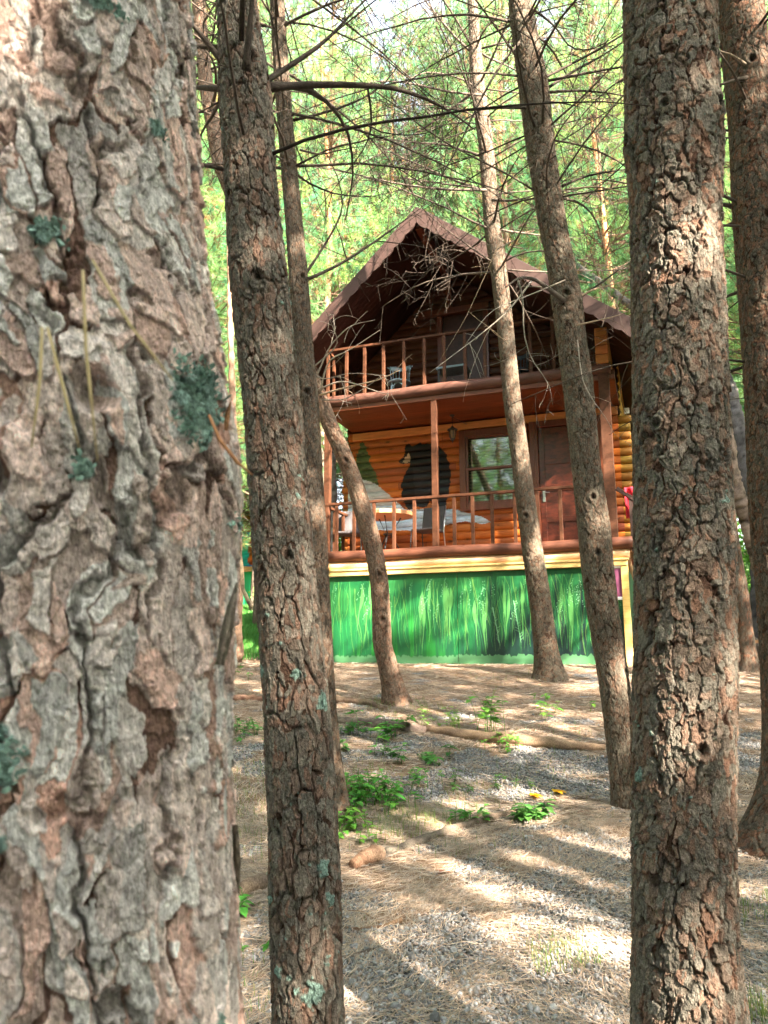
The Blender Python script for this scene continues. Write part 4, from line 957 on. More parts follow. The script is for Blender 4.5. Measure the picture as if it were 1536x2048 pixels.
branch_px(tG, bG, [(1142, 606), (1190, 575), (1230, 545), (1270, 515), (1310, 490)], 5.1, .011, rg, 1., .4, dk)
branch_px(tG, bG, [(1142, 606), (1180, 580), (1230, 568), (1300, 545)], 5.1, .009, rg, 1., .1, (.36, .26, .19))
branch_px(tG, bG, [(1125, 372), (1170, 352), (1240, 340), (1320, 330)], 5.1, .012, rg, 1.1, .4, dk)
branch_px(tG, bG, [(1128, 380), (1190, 372), (1250, 385), (1300, 400)], 5.0, .008, rg, 1., -.2, (.36, .27, .2))
branch_px(tG, bG, [(1155, 680), (1163, 760), (1185, 800), (1215, 840), (1230, 870)], 5.0, .005, rg, .8, -.2, gy_)
branch_px(tG, bG, [(1155, 650), (1200, 640), (1240, 630), (1300, 600)], 5.0, .006, rg, 1.2, -.2, (.4, .3, .22))
branch_px(tG, bG, [(1130, 560), (1060, 590), (980, 620), (930, 690)], 5.0, .006, rg, .6, -.6, gy_, sub=2)
for pts, r_, c_ in (([(640, 790), (690, 775), (760, 760), (800, 740)], .009, (.3, .22, .16)), ([(640, 785), (655, 720), (700, 700), (760, 660)], .008, gy_), ([(630, 760), (660, 690), (700, 650), (750, 640)], .008, gy_),
                    ([(635, 780), (680, 760), (720, 770), (770, 790), (800, 780)], .007, gy_), ([(625, 750), (650, 760), (700, 745), (780, 752)], .006, gy_), ([(620, 740), (680, 690), (660, 640), (640, 600)], .007, gy_), ([(645, 800), (690, 800), (740, 770), (770, 745)], .006, gy_)):
    branch_px(tD, bD, pts, 8.2, r_ * 1.5, rg, .9, -.6, c_, droop=.25, minr=.0022)
branch_px(tH, bH, [(1500, 155), (1470, 160), (1440, 170), (1425, 165)], 4.3, .016, rg, .4, -.2, dk)
branch_px(tH, bH, [(1500, 135), (1465, 110), (1435, 100)], 4.3, .012, rg, .4, -.2, (.25, .2, .15))
branch_px(tH, bH, [(1530, 458), (1480, 452), (1430, 450), (1370, 460)], 4.3, .014, rg, .4, .2, dk)
branch_px(tH, bH, [(1525, 440), (1475, 425), (1435, 400), (1400, 390)], 4.4, .012, rg, .8, .5, dk)
branch_px(tH, bH, [(1520, 120), (1560, 60), (1600, 0)], 4.3, .02, rg, .4, -.1, dk)
branch_px(tH, bH, [(1530, 560), (1480, 600), (1430, 640)], 4.5, .009, rg, 1.1, .6, dk)
branch_px(tH, bH, [(1545, 700), (1500, 695), (1450, 710)], 4.6, .008, rg, .6, .6, dk)
branch_px(tH, bH, [(1545, 800), (1500, 795), (1450, 800)], 4.6, .007, rg, .6, .6, dk)
whorls(tB, iB, bB, [2.95, 3.3, 3.7, 4.1], rg, (.7, 1.4), (2, 4), .009, .8, dk, .4)
whorls(tC, iC, bC, [5.0, 5.4, 5.8, 6.2, 6.6], rg, (1.1, 2.2), (5, 7), .010, 1.4, dk, .6, minr=.0018)
whorls(tG, iG, bG, [4.9, 5.4, 5.9, 6.4, 6.8], rg, (1.1, 2.3), (5, 7), .010, 1.5, dk, .5, minr=.0018)
whorls(tH, iH, bH, [3.3, 3.8, 4.4, 5.0, 5.6], rg, (.8, 1.6), (3, 5), .011, 1., dk, .5, minr=.0018)
whorls(tF, iF, bF, [7.0, 7.6, 8.2, 8.8, 9.4, 10.0, 10.6], rg, (1.6, 3.4), (4, 6), .018, 1.3, dk, .5, minr=.0026)
whorls(tD, iD, bD, [8.2, 8.8, 9.4, 10.0, 10.6], rg, (1.2, 2.8), (4, 6), .018, 1.3, dk, .5, minr=.0026)
# lichen rosettes standing proud of the nearest bark
def lichen_leaves(root, base, info, spots, Y):
    zs, cx, cy, cr = info; mb = MB(); r_ = np.random.default_rng(5)
    for (px_, py_, rad, n) in spots:
        p = at(px_, py_, Y); c = np.array([np.interp(p[2], zs, cx), Y, p[2]]); Rr = np.interp(p[2], zs, cr)
        for k in range(n):
            du, dv = r_.normal(size=2) * rad * .6; s_ = np.clip((p[0] + du - c[0]) / Rr, -.99, .99); th = math.atan2(-Y, -c[0]) + math.asin(s_)
            nrm = np.array([math.cos(th), math.sin(th), 0]); q = c + nrm * (Rr + r_.uniform(.0, .006)) + np.array([0, 0, dv])
            t1 = np.cross(nrm, [0, 0, 1]) + nrm * r_.uniform(-.3, .9); t2 = np.array([0, 0, 1.]) + nrm * r_.uniform(-.4, .9)
            a = r_.uniform(0, 6.28); s = r_.uniform(.0015, .0042); e1 = (t1 * math.cos(a) + t2 * math.sin(a)) * s; e2 = (t2 * math.cos(a) - t1 * math.sin(a)) * s
            V = [q - e1 * .4, q + e1 + e2 * .5, q + e1 * .7 + e2 * 1.3 + nrm * s * .8, q - e1 * .4 + e2 * 1.1 + nrm * s, q - e1 + e2 * .3]
            mb.add(V, T=[(0, 1, 2), (0, 2, 3), (0, 3, 4)], col=LICH * r_.uniform(.9, 2.2))
    mb.V = [v - base for v in mb.V]; mb.build('lichen', M['lichen'], root)
lichen_leaves(tA, bA, iA, [(345, 830, .022, 900), (335, 900, .016, 420), (360, 800, .01, 160), (165, 200, .012, 300), (265, 360, .009, 100), (90, 628, .010, 110), (20, 1480, .02, 260), (155, 1010, .007, 50), (435, 1050, .008, 60)], .80)
# curled bark flakes and the snapped twig on the near trunk's edge
def flake(root, base, pts, Y, wd, col):
    P = np.array([at(x, y, Y) for x, y in pts]); n = len(P); t = np.gradient(P, axis=0); t /= np.linalg.norm(t, axis=1)[:, None]
    s = np.cross(t, [0, 1, 0]); s += np.array([0, -.5, 0]); s /= np.linalg.norm(s, axis=1)[:, None]; w_ = wd * np.sin(np.linspace(.25, .95, n) * np.pi)[:, None]
    V = np.vstack([P - s * w_, P + s * w_, P + np.array([0, .0022, 0])]) - base; i = np.arange(n - 1)
    Q = np.vstack([np.stack([i, i + 1, i + 1 + n, i + n], -1), np.stack([i + n, i + 1 + n, i + 1 + 2 * n, i + 2 * n], -1), np.stack([i + 2 * n, i + 2 * n + 1, i + 1, i], -1)])
    MB().add(V, Q, col=col).build('bark_flake', M['bark'], root, True)
flake(tA, bA, [(440, 1330), (452, 1270), (462, 1220), (474, 1165)], .74, .006, (.3, .25, .2))
flake(tA, bA, [(365, 290), (372, 220), (370, 150), (362, 105)], .78, .006, (.34, .29, .24))
flake(tA, bA, [(452, 860), (455, 830), (462, 800)], .76, .003, (.4, .2, .1))
flake(tA, bA, [(470, 1650), (474, 1720), (478, 1790)], .8, .005, (.2, .16, .12))
MB().tube(np.array([at(418, 830, .68), at(440, 880, .67), at(475, 925, .66), at(505, 950, .66)]) - bA, [.0013, .0018, .0018, .0008], 6, (.42, .2, .1)).build('broken_twig', M['twig'], tA, True)
# dry needles caught on the near bark: things resting on the tree
for k, (pts, lb) in enumerate(((([(84, 655), (80, 760), (63, 895)]), 'pale dry pine needle hanging leftmost on the near bark'), (([(95, 655), (125, 770), (158, 895)]), 'pale dry pine needle slanting down right on the near bark'),
        (([(166, 540), (172, 700), (195, 920)]), 'long pale dry needle hanging below the rusty scale on the near bark'), (([(185, 520), (260, 650), (345, 760)]), 'long pale dry needle crossing the near bark diagonally from the rusty scale'))):
    P = np.array([at(x, y, .452) for x, y in pts]); Pm = np.array([P[0], (P[0] + 2 * P[1]) / 3, P[1], (P[1] * 2 + P[2]) / 3, P[2]])
    b = Pm[-1]; o = MB().tube(Pm - b, [.0009, .0011, .0011, .001, .0005], 6, (.55, .42, .22)).build('dry_needle', M['straw'], None, True); o.location = b
    tag(o, lb, 'pine needle', 'dry needles caught on the near trunk')

# ------------------------------------------------------------------ BACKGROUND PINES
rb = np.random.default_rng(9)
def bg_tree(x, y, h, ci, s, lean=0, label=None, low=.25, branches=True, group='pines of the wood behind the cabin', z0=None):
    zb = float(gz(x, y)); root = empty('pine_tree', (x, y, zb), rb.uniform(0, 6.28))
    tag(root, label or kinds[0], 'tree', group)
    n = 30; z = np.linspace(-.1, h * .9, n); P = np.stack([lean * z + .1 * np.sin(z * .5 + x), .1 * np.cos(z * .4 + y), z], -1)
    r0 = .11 + .05 * rb.random(); mb = MB().tube(P, np.linspace(r0, .04, n), 12); nn = fbm(mb.V[0][:, 2] * 5, mb.V[0][:, 0] * 20, 3, 4)
    top = ss(h * .3, h * .6, mb.V[0][:, 2])[:, None]
    mb.C = [(np.array((.19, .15, .12)) * (1 - top) + np.array((.42, .2, .1)) * top) * (1 + .5 * nn[:, None])]
    mb.build('trunk', M['bark'], root, True)
    c = link('crown', CROWN[ci], root); sc_ = h * (1 - low) / 13; c.scale = (s, s, sc_); c.location = (lean * h * low, 0, h * low)
    if branches:
        info = (z, P[:, 0], P[:, 1], np.full(n, r0))
        mbb = MB(); 
        for k in range(12):
            zz = rb.uniform(2.0, h * low + 2); a = rb.uniform(0, 6.28); d = np.array([math.cos(a), math.sin(a), rb.uniform(0, .4)])
            dead(mbb, (lean * zz, 0, zz), d, rb.uniform(1.2, 2.6), .016, rb, 0, .5, dk, .8, minr=.0035)
        mbb.build('dead_branches', M['twig'], root, True)
    return root
spots = []
def free(x, y, d=2.0):
    if -3.0 < x - (y - 14.5) * .3 < 6.2 and 10 < y < 19.0: return False
    return all((x - a) ** 2 + (y - b) ** 2 > d * d for a, b in spots)
tries = 0
ringcfg = [(11, 18.5, 12, 17), (18.5, 23, 20, 20), (23, 32, 26, 22), (32, 44, 26, 24), (44, 60, 30, 26)]
kinds = ['tall pine with feathery pale green crown in the wood behind', 'tall pine with brown flecked crown in the wood behind']
for (ya, yb, cnt, h) in ringcfg:
    got = 0; tries = 0
    while got < cnt and tries < 800:
        tries += 1; y = rb.uniform(ya, yb); x = rb.uniform(-.62 * y - 2, .62 * y + 3)
        if not free(x, y, 1.5 if y < 24 else 1.9): continue
        if y < 15 and (-.24 * y < x < .45 * y + 1): continue
        spots.append((x, y)); got += 1
        bg_tree(x, y, h * rb.uniform(.85, 1.15), int(rb.integers(3)), rb.uniform(.95, 1.4), rb.uniform(-.04, .04), kinds[0], low=rb.uniform(.1, .28), branches=y < 24)
# ---- pines beside and behind the viewer: they shade the clearing
rs_ = np.random.default_rng(SHADE_SEED)
sh_kinds = 0
spots_s = [(3.6, -3.6, 13, 1), (5.2, -6.2, 14, 1), (7.0, -8.2, 15, 1), (5.6, -4.2, 13, 1), (3.3, -5.8, 13, 1), (2.2, -3.4, 12, 1), (1.0, -5.2, 13, 1), (6.2, -1.6, 12.5, 1)]
for (x, y, h, _) in spots_s:
    zb = float(gz(x, y)); root = empty('pine_tree', (x, y, zb), rs_.uniform(0, 6.28)); tag(root, 'pine standing outside the view around the clearing', 'tree', 'pines around the viewer')
    n = 24; z = np.linspace(-.1, h * .95, n); mb = MB().tube(np.stack([.15 * np.sin(z * .4 + x), .1 * np.cos(z * .5), z], -1), np.linspace(.14, .03, n), 12, (.22, .16, .12)); mb.build('trunk', M['bark'], root, True)
    c = link('crown', SHCROWN[int(rs_.integers(2))], root); c.location = (0, 0, h * .32); c.scale = (1.2, 1.2, h * .7 / 6)
for gx_ in np.arange(-8, 19, 3.0):
    for gy_2 in np.arange(-15, 11, 3.0):
        x = gx_ + rs_.uniform(-1.1, 1.1); y = gy_2 + rs_.uniform(-1.1, 1.1); pr = rs_.random(); h = rs_.uniform(11.5, 15)
        if y > -1.5 and abs(x) < .62 * max(y, 0) + 2.6: continue
        if x * x + y * y < 12 or any((x - q[0]) ** 2 + (y - q[1]) ** 2 < 3 for q in spots_s): continue
        if y > 9.5 and x < 8: continue
        if pr > SHADE_P: continue
        if x < -3.5 and y < -3: continue
        zb = float(gz(x, y)); root = empty('pine_tree', (x, y, zb), rs_.uniform(0, 6.28)); tag(root, 'pine standing outside the view around the clearing', 'tree', 'pines around the viewer')
        n = 24; z = np.linspace(-.1, h * .95, n); mb = MB().tube(np.stack([.15 * np.sin(z * .4 + x), .1 * np.cos(z * .5), z], -1), np.linspace(.14, .03, n), 12, (.22, .16, .12)); mb.build('trunk', M['bark'], root, True)
        c = link('crown', SHCROWN[int(rs_.integers(2))], root); c.location = (0, 0, h * .42); c.scale = (1.15, 1.15, h * .6 / 6)
        sh_kinds += 1
for k in range(46):       # the rest of the wood, all round the clearing
    th = k * 2 * np.pi / 46 + rs_.uniform(-.05, .05); d = rs_.uniform(11, 19); x, y = d * math.sin(th), d * math.cos(th) + 2
    if y > 0 and -.62 * y - 2.5 < x < .62 * y + 4: continue
    ds = abs((th - (math.pi - SUN_AZ) + math.pi) % (2 * math.pi) - math.pi)
    bg_tree(x, y, (7.0 + 2 * rs_.random()) if ds < R(48) else 15, int(rs_.integers(3)), 1.15, 0, 'pine standing outside the view around the clearing', low=.06, branches=False, group='pines around the viewer')
print('shade trees', sh_kinds)
print('bg placed', len(spots))

# ------------------------------------------------------------------ FOREST FLOOR: stones, straw, leaves, logs
rl = np.random.default_rng(15)
def inview(x, y, mrg=.25): return (x > -.30 * y - mrg) & (x < .56 * y + mrg)
def scatter(n, ya, yb, pw=1.0):
    y = ya + (yb - ya) * rl.random(n) ** pw; x = rl.uniform(-.32, .58, n) * y; return x, y
# pebbles
ICO = []
def ico():
    t = (1 + 5 ** .5) / 2
    V = np.array([(-1, t, 0), (1, t, 0), (-1, -t, 0), (1, -t, 0), (0, -1, t), (0, 1, t), (0, -1, -t), (0, 1, -t), (t, 0, -1), (t, 0, 1), (-t, 0, -1), (-t, 0, 1)], float)
    V /= np.linalg.norm(V[0])
    F = np.array([(0, 11, 5), (0, 5, 1), (0, 1, 7), (0, 7, 10), (0, 10, 11), (1, 5, 9), (5, 11, 4), (11, 10, 2), (10, 7, 6), (7, 1, 8), (3, 9, 4), (3, 4, 2), (3, 2, 6), (3, 6, 8), (3, 8, 9), (4, 9, 5), (2, 4, 11), (6, 2, 10), (8, 6, 7), (9, 8, 1)])
    return V, F
IV, IF = ico()
n = 210000; x, y = scatter(n, 2.3, 8.5, 1.6); k = rl.random(n) < gravel(x, y) * .95 + .02; x, y = x[k], y[k]; n = len(x)
r = rl.lognormal(0, .38, n) * .0050
S = r[:, None] * rl.uniform(.55, 1.25, (n, 3)); V = IV[None] * S[:, None] * rl.uniform(.82, 1.18, (n, 12, 1))
a, b_ = rl.uniform(0, 6.28, n), rl.uniform(-.8, .8, n)
ca, sa, cb, sb = np.cos(a), np.sin(a), np.cos(b_), np.sin(b_)
Vx = V[..., 0] * cb[:, None] + V[..., 2] * sb[:, None]; Vz = -V[..., 0] * sb[:, None] + V[..., 2] * cb[:, None]
V = np.stack([Vx * ca[:, None] - V[..., 1] * sa[:, None] + x[:, None], Vx * sa[:, None] + V[..., 1] * ca[:, None] + y[:, None], Vz + (gz(x, y) + r * .45 + rl.uniform(-.002, .006, n))[:, None]], -1).reshape(-1, 3)
T = (IF[None] + (np.arange(n) * 12)[:, None, None]).reshape(-1, 3)
c = rl.uniform(.10, .36, n)[:, None] * np.array([1.0, 1.0, 1.03]); w_ = rl.random(n) < .12; c[w_] = c[w_] * np.array([1.1, .9, .75])
tag(link('gravel', mesh('gravel', V, None, T, [M['stone']], np.repeat(c, 12, 0))), kind='stuff'); print('pebbles', n)
# fallen needles: bent slivers lying in drifts that share a direction
def straws(n, ya, yb, pw, wd, ln, cov):
    x, y = scatter(n, ya, yb, pw); d = 1 - gravel(x, y) * cov; d *= .35 + .65 * ss(-.35, .25, fbm(x * 5, y * 5, 91, 3)); k = rl.random(n) < d; x, y = x[k], y[k]; n = len(x)
    a = 2.2 * fbm(x * .9, y * .9, 92, 2) + rl.normal(size=n) * .55 + (rl.random(n) < .25) * rl.uniform(0, 3, n)
    L_ = ln * rl.uniform(.5, 1.2, n); bend = rl.normal(size=n) * .25; z0 = gz(x, y)
    pts = []
    for t in (-.5, -.17, .17, .5):
        aa = a + bend * t * 2; lx_ = x + np.cos(aa) * L_ * t; ly_ = y + np.sin(aa) * L_ * t
        pts.append(np.stack([lx_, ly_, z0], -1))
    lift = rl.uniform(.002, .016, n); tilt = rl.normal(size=n) * .10
    for q, t in enumerate((-.5, -.17, .17, .5)): pts[q][:, 2] = gz(pts[q][:, 0], pts[q][:, 1]) + lift + np.maximum(tilt * t, -.004) * L_
    side = np.stack([-np.sin(a), np.cos(a), rl.uniform(-.6, .6, n)], -1) * wd / 2
    V = np.stack([p + s_ * side * f for p, f in zip(pts, (.6, 1, 1, .4)) for s_ in (-1, 1)], 1).reshape(-1, 3)
    b = (np.arange(n) * 8)[:, None, None]; Q = (np.array([(0, 1, 3, 2), (2, 3, 5, 4), (4, 5, 7, 6)])[None] + b).reshape(-1, 4)
    t = rl.random(n)[:, None]; c = np.array([.55, .425, .325]) * t + np.array([.26, .18, .13]) * (1 - t); c *= rl.uniform(.7, 1.25, (n, 1)); g = rl.random(n) < .30; c[g] = np.array([.36, .32, .28]) * rl.uniform(.6, 1.2, (int(g.sum()), 1))
    return V, Q, np.repeat(c, 8, 0)
parts = [straws(150000, 2.3, 5.2, 1.0, .0024, .10, .45), straws(110000, 5.2, 10.8, 1.0, .0036, .12, .7), straws(20000, 10.8, 22, 1.0, .010, .16, .9)]
V, Q, C = [], [], []; off = 0
for v, q, c in parts: V.append(v); Q.append(q + off); C.append(c); off += len(v)
tag(link('fallen_needles', mesh('fallen_needles', np.vstack(V), np.vstack(Q), None, [M['straw']], np.vstack(C))), kind='stuff')
# leaves
def leaf(mb, p, d, ln, wd, col, fold=.25, droop=.3, lob=0):
    d = np.array(d, float); d /= np.linalg.norm(d); s = np.cross(d, [0, 0, 1.]); s /= np.linalg.norm(s) + 1e-6; u = np.cross(s, d)
    st = (0, .3, .65, 1.); wv = (.05, 1., .72, .0); V = []
    for t, k in zip(st, wv):
        c = p + d * ln * t - np.array([0, 0, droop * ln * t * t])
        V += [c - s * wd / 2 * k + u * fold * wd * k * .5, c, c + s * wd / 2 * k + u * fold * wd * k * .5]
    Q = [(i, i + 1, i + 4, i + 3) for i in (0, 3, 6)] + [(i + 1, i + 2, i + 5, i + 4) for i in (0, 3, 6)]
    mb.add(V, Q, col=col)
def grd(px_, py_):     # the ground point under a pixel
    r_ = ray(px_, py_); Y = 3.0
    ks = np.linspace(2.0, 16, 2800); P = EYE + r_ * ks[:, None]; dz = P[:, 2] - gz(P[:, 0], P[:, 1]); i = np.argmax(dz < 0) if (dz < 0).any() else -1
    return P[i]
def weed(px_, py_, nst, h, lsz, col, label, cat='plant', name='weed', group='small green weeds on the forest floor', spread=.12, rg_=rl, leafy=5):
    b = grd(px_, py_); root = empty(name, b); tag(root, label, cat, group)
    st, lf = MB(), MB()
    for k in range(nst):
        o = rg_.normal(size=2) * spread; z = float(gz(b[0] + o[0], b[1] + o[1])) - b[2]; hh = h * rg_.uniform(.5, 1.15); a = rg_.uniform(0, 6.28); le = rg_.uniform(.1, .5)
        P = np.array([[o[0] + le * hh * t * t * math.cos(a), o[1] + le * hh * t * t * math.sin(a), z + hh * t] for t in np.linspace(0, 1, 5)])
        st.tube(P, np.linspace(.0028, .0012, 5), 4, np.array(col) * .8, cap=False)
        for q in range(leafy):
            t = rg_.uniform(.35, 1); p = P[min(3, int(t * 4))] * (1 - (t * 4) % 1) + P[min(4, int(t * 4) + 1)] * ((t * 4) % 1)
            aa = rg_.uniform(0, 6.28); leaf(lf, p, (math.cos(aa), math.sin(aa), rg_.uniform(-.1, .5)), lsz * rg_.uniform(.6, 1.2), lsz * rg_.uniform(.5, .75), np.array(col) * rg_.uniform(.6, 1.5, 1) * np.array([rg_.uniform(.8, 1.3), 1, 1]))
    for v, q, c_ in zip(st.V, st.Q, st.C): lf.add(v, q - q.min(), col=c_)
    lf.build('leaves', M['leaf'], root)
    return root
G1 = (.08, .27, .04); G2 = (.13, .33, .05); G3 = (.07, .21, .045)
weed(715, 1600, 60, .14, .07, G1, 'broad bright green leafy patch at the foot of the lichened trunk', spread=.16, name='leafy_weed_patch')
weed(690, 1670, 26, .12, .06, G2, 'yellow green leafy patch below the broad leafy patch beside the lichened trunk', spread=.10, name='leafy_weed_patch')
weed(700, 1470, 11, .13, .08, G3, 'dark green weeds behind the lichened trunk along the back log', spread=.15)
weed(785, 1475, 8, .18, .12, G1, 'large leaved weed at the left end of the back log', spread=.18)
weed(985, 1470, 12, .34, .10, G2, 'upright light green seedling standing over the debarked back log', spread=.10)
weed(890, 1455, 14, .22, .07, (.2, .34, .08), 'pale feathery weeds at the middle of the back log', spread=.14)
weed(1000, 1500, 10, .12, .07, G2, 'low light green weed in front of the back log', spread=.12)
weed(1060, 1640, 14, .09, .08, G3, 'dark green flat weed at the right end of the short front log', spread=.07)
weed(945, 1645, 8, .08, .06, G1, 'small bright weed beside the short front log', spread=.05)
weed(825, 1530, 10, .10, .09, G3, 'dark creeping weed in the shadow band left of centre', spread=.2)
weed(750, 1500, 8, .09, .08, G3, 'dark creeping weed above the shadow band', spread=.2)
weed(905, 1570, 12, .10, .05, (.1, .2, .05), 'thin weeds in the middle of the shadow band', spread=.2)
weed(1100, 1420, 8, .12, .08, G2, 'light weeds on the lit needles before the cabin', spread=.25)
weed(480, 1470, 24, .14, .08, G3, 'dark green weeds in the gap right of the huge near trunk', spread=.2)
weed(490, 1830, 8, .12, .07, G1, 'light green weed beside the grey stump piece at the huge trunk', spread=.08)
weed(520, 1905, 4, .05, .035, G1, 'tiny green sprig in the low gap between the two left trunks', spread=.04)
weed(770, 1400, 8, .10, .03, G3, 'grassy tuft at the foot of the crooked thin pine', spread=.08, leafy=2)
weed(500, 1350, 10, .10, .07, G1, 'small green weeds near the distant sapling foot', spread=.3)
# yellow fallen leaves
for (px_, py_, s_, lb) in ((1062, 1598, .09, 'yellow fallen leaf lying leftmost of the yellow pair'), (1108, 1590, .1, 'yellow fallen leaf lying rightmost of the yellow pair')):
    b = grd(px_, py_); mb = MB()
    for q in range(5): a_ = q * .55 - 1.1; leaf(mb, np.array([0, 0, .02]), (math.cos(a_), math.sin(a_), .3), s_, s_ * .5, (.75, .42, .02))
    o = mb.build('yellow_leaf', M['leaf']); o.location = b; tag(o, lb, 'leaf', 'yellow leaves on the ground')
b = grd(878, 1750); mb = MB(); leaf(mb, np.array([0, 0, .012]), (1, .3, .2), .07, .045, (.22, .06, .03)); leaf(mb, np.array([.01, 0, .014]), (.2, 1, .3), .05, .03, (.25, .08, .04)); o = mb.build('brown_leaf', M['leaf']); o.location = b; tag(o, 'curled red brown dead leaf on the gravel below the short front log', 'leaf')
# grass: blades nobody could count
def grass(name, spots_, hh, wd, cols):
    V, T, C = [], [], []
    for (px_, py_, rad, n) in spots_:
        b = grd(px_, py_); o = rl.normal(size=(n, 2)) * rad; X = b[0] + o[:, 0]; Y = b[1] + o[:, 1]; Z = gz(X, Y)
        a = rl.uniform(0, 6.28, n); h = hh * rl.uniform(.3, 1.2, n); le = rl.uniform(.1, .9, n) * h; sx = np.cos(a + 1.57) * wd / 2; sy = np.sin(a + 1.57) * wd / 2
        p0 = np.stack([X - sx, Y - sy, Z], -1); p1 = np.stack([X + sx, Y + sy, Z], -1); m = np.stack([X + np.cos(a) * le * .35, Y + np.sin(a) * le * .35, Z + h * .65], -1); tp = np.stack([X + np.cos(a) * le, Y + np.sin(a) * le, Z + h * .95], -1)
        s_ = np.stack([sx, sy, 0 * sx], -1) * .7
        V.append(np.stack([p0, p1, m - s_, m + s_, tp], 1).reshape(-1, 3)); k0 = sum(len(v) for v in V[:-1]); bs = k0 + (np.arange(n) * 5)[:, None, None]
        T.append((np.array([(0, 1, 3), (0, 3, 2), (2, 3, 4)])[None] + bs).reshape(-1, 3)); t = rl.random(n)[:, None]
        C.append(np.repeat(np.array(cols[0]) * t + np.array(cols[1]) * (1 - t), 5, 0))
    return tag(link(name, mesh(name, np.vstack(V), None, np.vstack(T), [M['leaf']], np.vstack(C))), kind='stuff')
grass('grass', [(830, 1640, .16, 260), (780, 1660, .14, 200), (1120, 1900, .05, 60), (1100, 1930, .05, 90), (1175, 1930, .04, 50), (700, 1560, .25, 260), (1080, 1545, .3, 120), (1500, 1830, .12, 160), (1510, 2030, .06, 200), (900, 1600, .3, 160), (1160, 1470, .3, 80), (480, 1620, .25, 220), (480, 1560, .3, 260), (500, 1980, .1, 60), (660, 1850, .1, 20), (940, 1700, .2, 40), (760, 1410, .12, 160), (830, 1420, .25, 140), (1050, 1350, .5, 100), (530, 1690, .2, 120)], .075, .003, ((.10, .24, .04), (.25, .26, .08)))
# far lawn blades
n = 60000; y = rl.uniform(14.5, 26, n); x = rl.uniform(-.24, -.14, n) * y; kk = rl.random(n) < .5; x[kk] = rl.uniform(.44, .56, kk.sum()) * y[kk]; k = rl.random(n) < .25 + .75 * green(x, y); x, y = x[k], y[k]; n = len(x)
z = gz(x, y); a = rl.uniform(0, 6.28, n); h = rl.uniform(.05, .16, n); dx_ = np.cos(a) * .012; dy_ = np.sin(a) * .012
V = np.stack([np.stack([x - dx_, y - dy_, z], -1), np.stack([x + dx_, y + dy_, z], -1), np.stack([x + dy_ * 3, y + dx_ * 3, z + h], -1)], 1).reshape(-1, 3)
t = rl.random(n)[:, None]; c = np.array([.05, .24, .05]) * t + np.array([.13, .32, .06]) * (1 - t)
tag(link('lawn_grass', mesh('lawn_grass', V, None, np.arange(n * 3).reshape(-1, 3), [M['leaf']], np.repeat(c, 3, 0))), kind='stuff')
# logs and sticks on the ground
def glog(pts, rad, label, seed, cols, name='fallen_log', n=18, cat='log', m='bark', sink=.35, rough=.2):
    P = np.array([grd(*p) for p in pts]); q = np.linspace(0, 1, 70); s_ = np.linspace(0, 1, len(P)); P = np.stack([np.interp(q, s_, P[:, i]) for i in range(3)], -1)
    for _ in range(6): P[1:-1] = (P[:-2] + 2 * P[1:-1] + P[2:]) / 4
    rr = np.interp(q, np.linspace(0, 1, len(rad)), rad); P[:, 2] = gz(P[:, 0], P[:, 1]) + rr * (1 - sink); b = P[35].copy()
    nn = fbm(q * 9, q * 0, seed, 3); P[:, 2] += nn * rr * .1
    mb = MB(); mb.tube(P, rr * (1 + .12 * nn), n); V = mb.V[0]; N_ = fbm(V[:, 0] * 18 + V[:, 1] * 4, V[:, 2] * 30 + V[:, 1] * 12, seed + 1, 4); body = len(P) * n
    cen = np.repeat(P, n, 0); V[:body] += (V[:body] - cen) * rough * N_[:body, None]
    tt = np.concatenate([np.repeat(q, n), [0, 1]])[:, None]; mixc = ss(-.2, .3, N_)[:, None]
    c = (np.array(cols[0]) * (1 - mixc) + np.array(cols[1]) * mixc) * (1 - tt) + (np.array(cols[2]) * (1 - mixc) + np.array(cols[3]) * mixc) * tt
    mb.C = [c]; mb.V = [V - b]; o = mb.build(name, M[m], None, True); o.location = b; tag(o, label, cat); return o
glog([(845, 1462), (900, 1472), (950, 1480), (1040, 1490), (1120, 1497), (1210, 1502)], (.03, .042, .048, .05, .045, .03), 'long debarked pale log lying across the clearing before the cabin', 1, ((.16, .11, .08), (.26, .18, .12), (.40, .27, .18), (.28, .19, .13)), sink=.25, rough=.3)
glog([(655, 1442), (720, 1452), (790, 1460), (850, 1468)], (.03, .045, .05, .045), 'dark barked log end to end with the long pale log', 2, ((.09, .07, .06), (.2, .16, .13), (.12, .09, .08), (.22, .18, .15)))
glog([(640, 1408), (690, 1405), (740, 1412), (770, 1422)], (.04, .04, .035, .03), 'thin dark pole lying on the needles left of the crooked pine', 3, ((.12, .08, .06), (.2, .14, .1), (.1, .07, .05), (.2, .14, .1)))
glog([(450, 1402), (490, 1400), (530, 1403)], (.035, .035, .035), 'reddish pole lying in the gap beside the huge near trunk', 13, ((.2, .11, .08), (.35, .2, .14), (.2, .11, .08), (.35, .2, .14)))
glog([(768, 1712), (830, 1690), (880, 1672), (935, 1655), (985, 1640), (1035, 1625)], (.032, .034, .03, .028, .026, .014), 'grey weathered short log half buried in needles below the leafy patch', 4, ((.09, .08, .07), (.18, .16, .13), (.2, .145, .105), (.14, .1, .075)), sink=.7, rough=.5)
glog([(705, 1738), (735, 1728), (762, 1716)], (.03, .045, .04), 'broken rotten log end left of the grey weathered log', 5, ((.3, .17, .11), (.18, .1, .07), (.4, .28, .2), (.2, .12, .08)), rough=.5)
glog([(468, 1800), (505, 1783), (560, 1762)], (.03, .04, .04), 'short pale log passing behind the dark lichened trunk', 6, ((.45, .3, .2), (.3, .2, .14), (.2, .18, .15), (.12, .1, .09)))
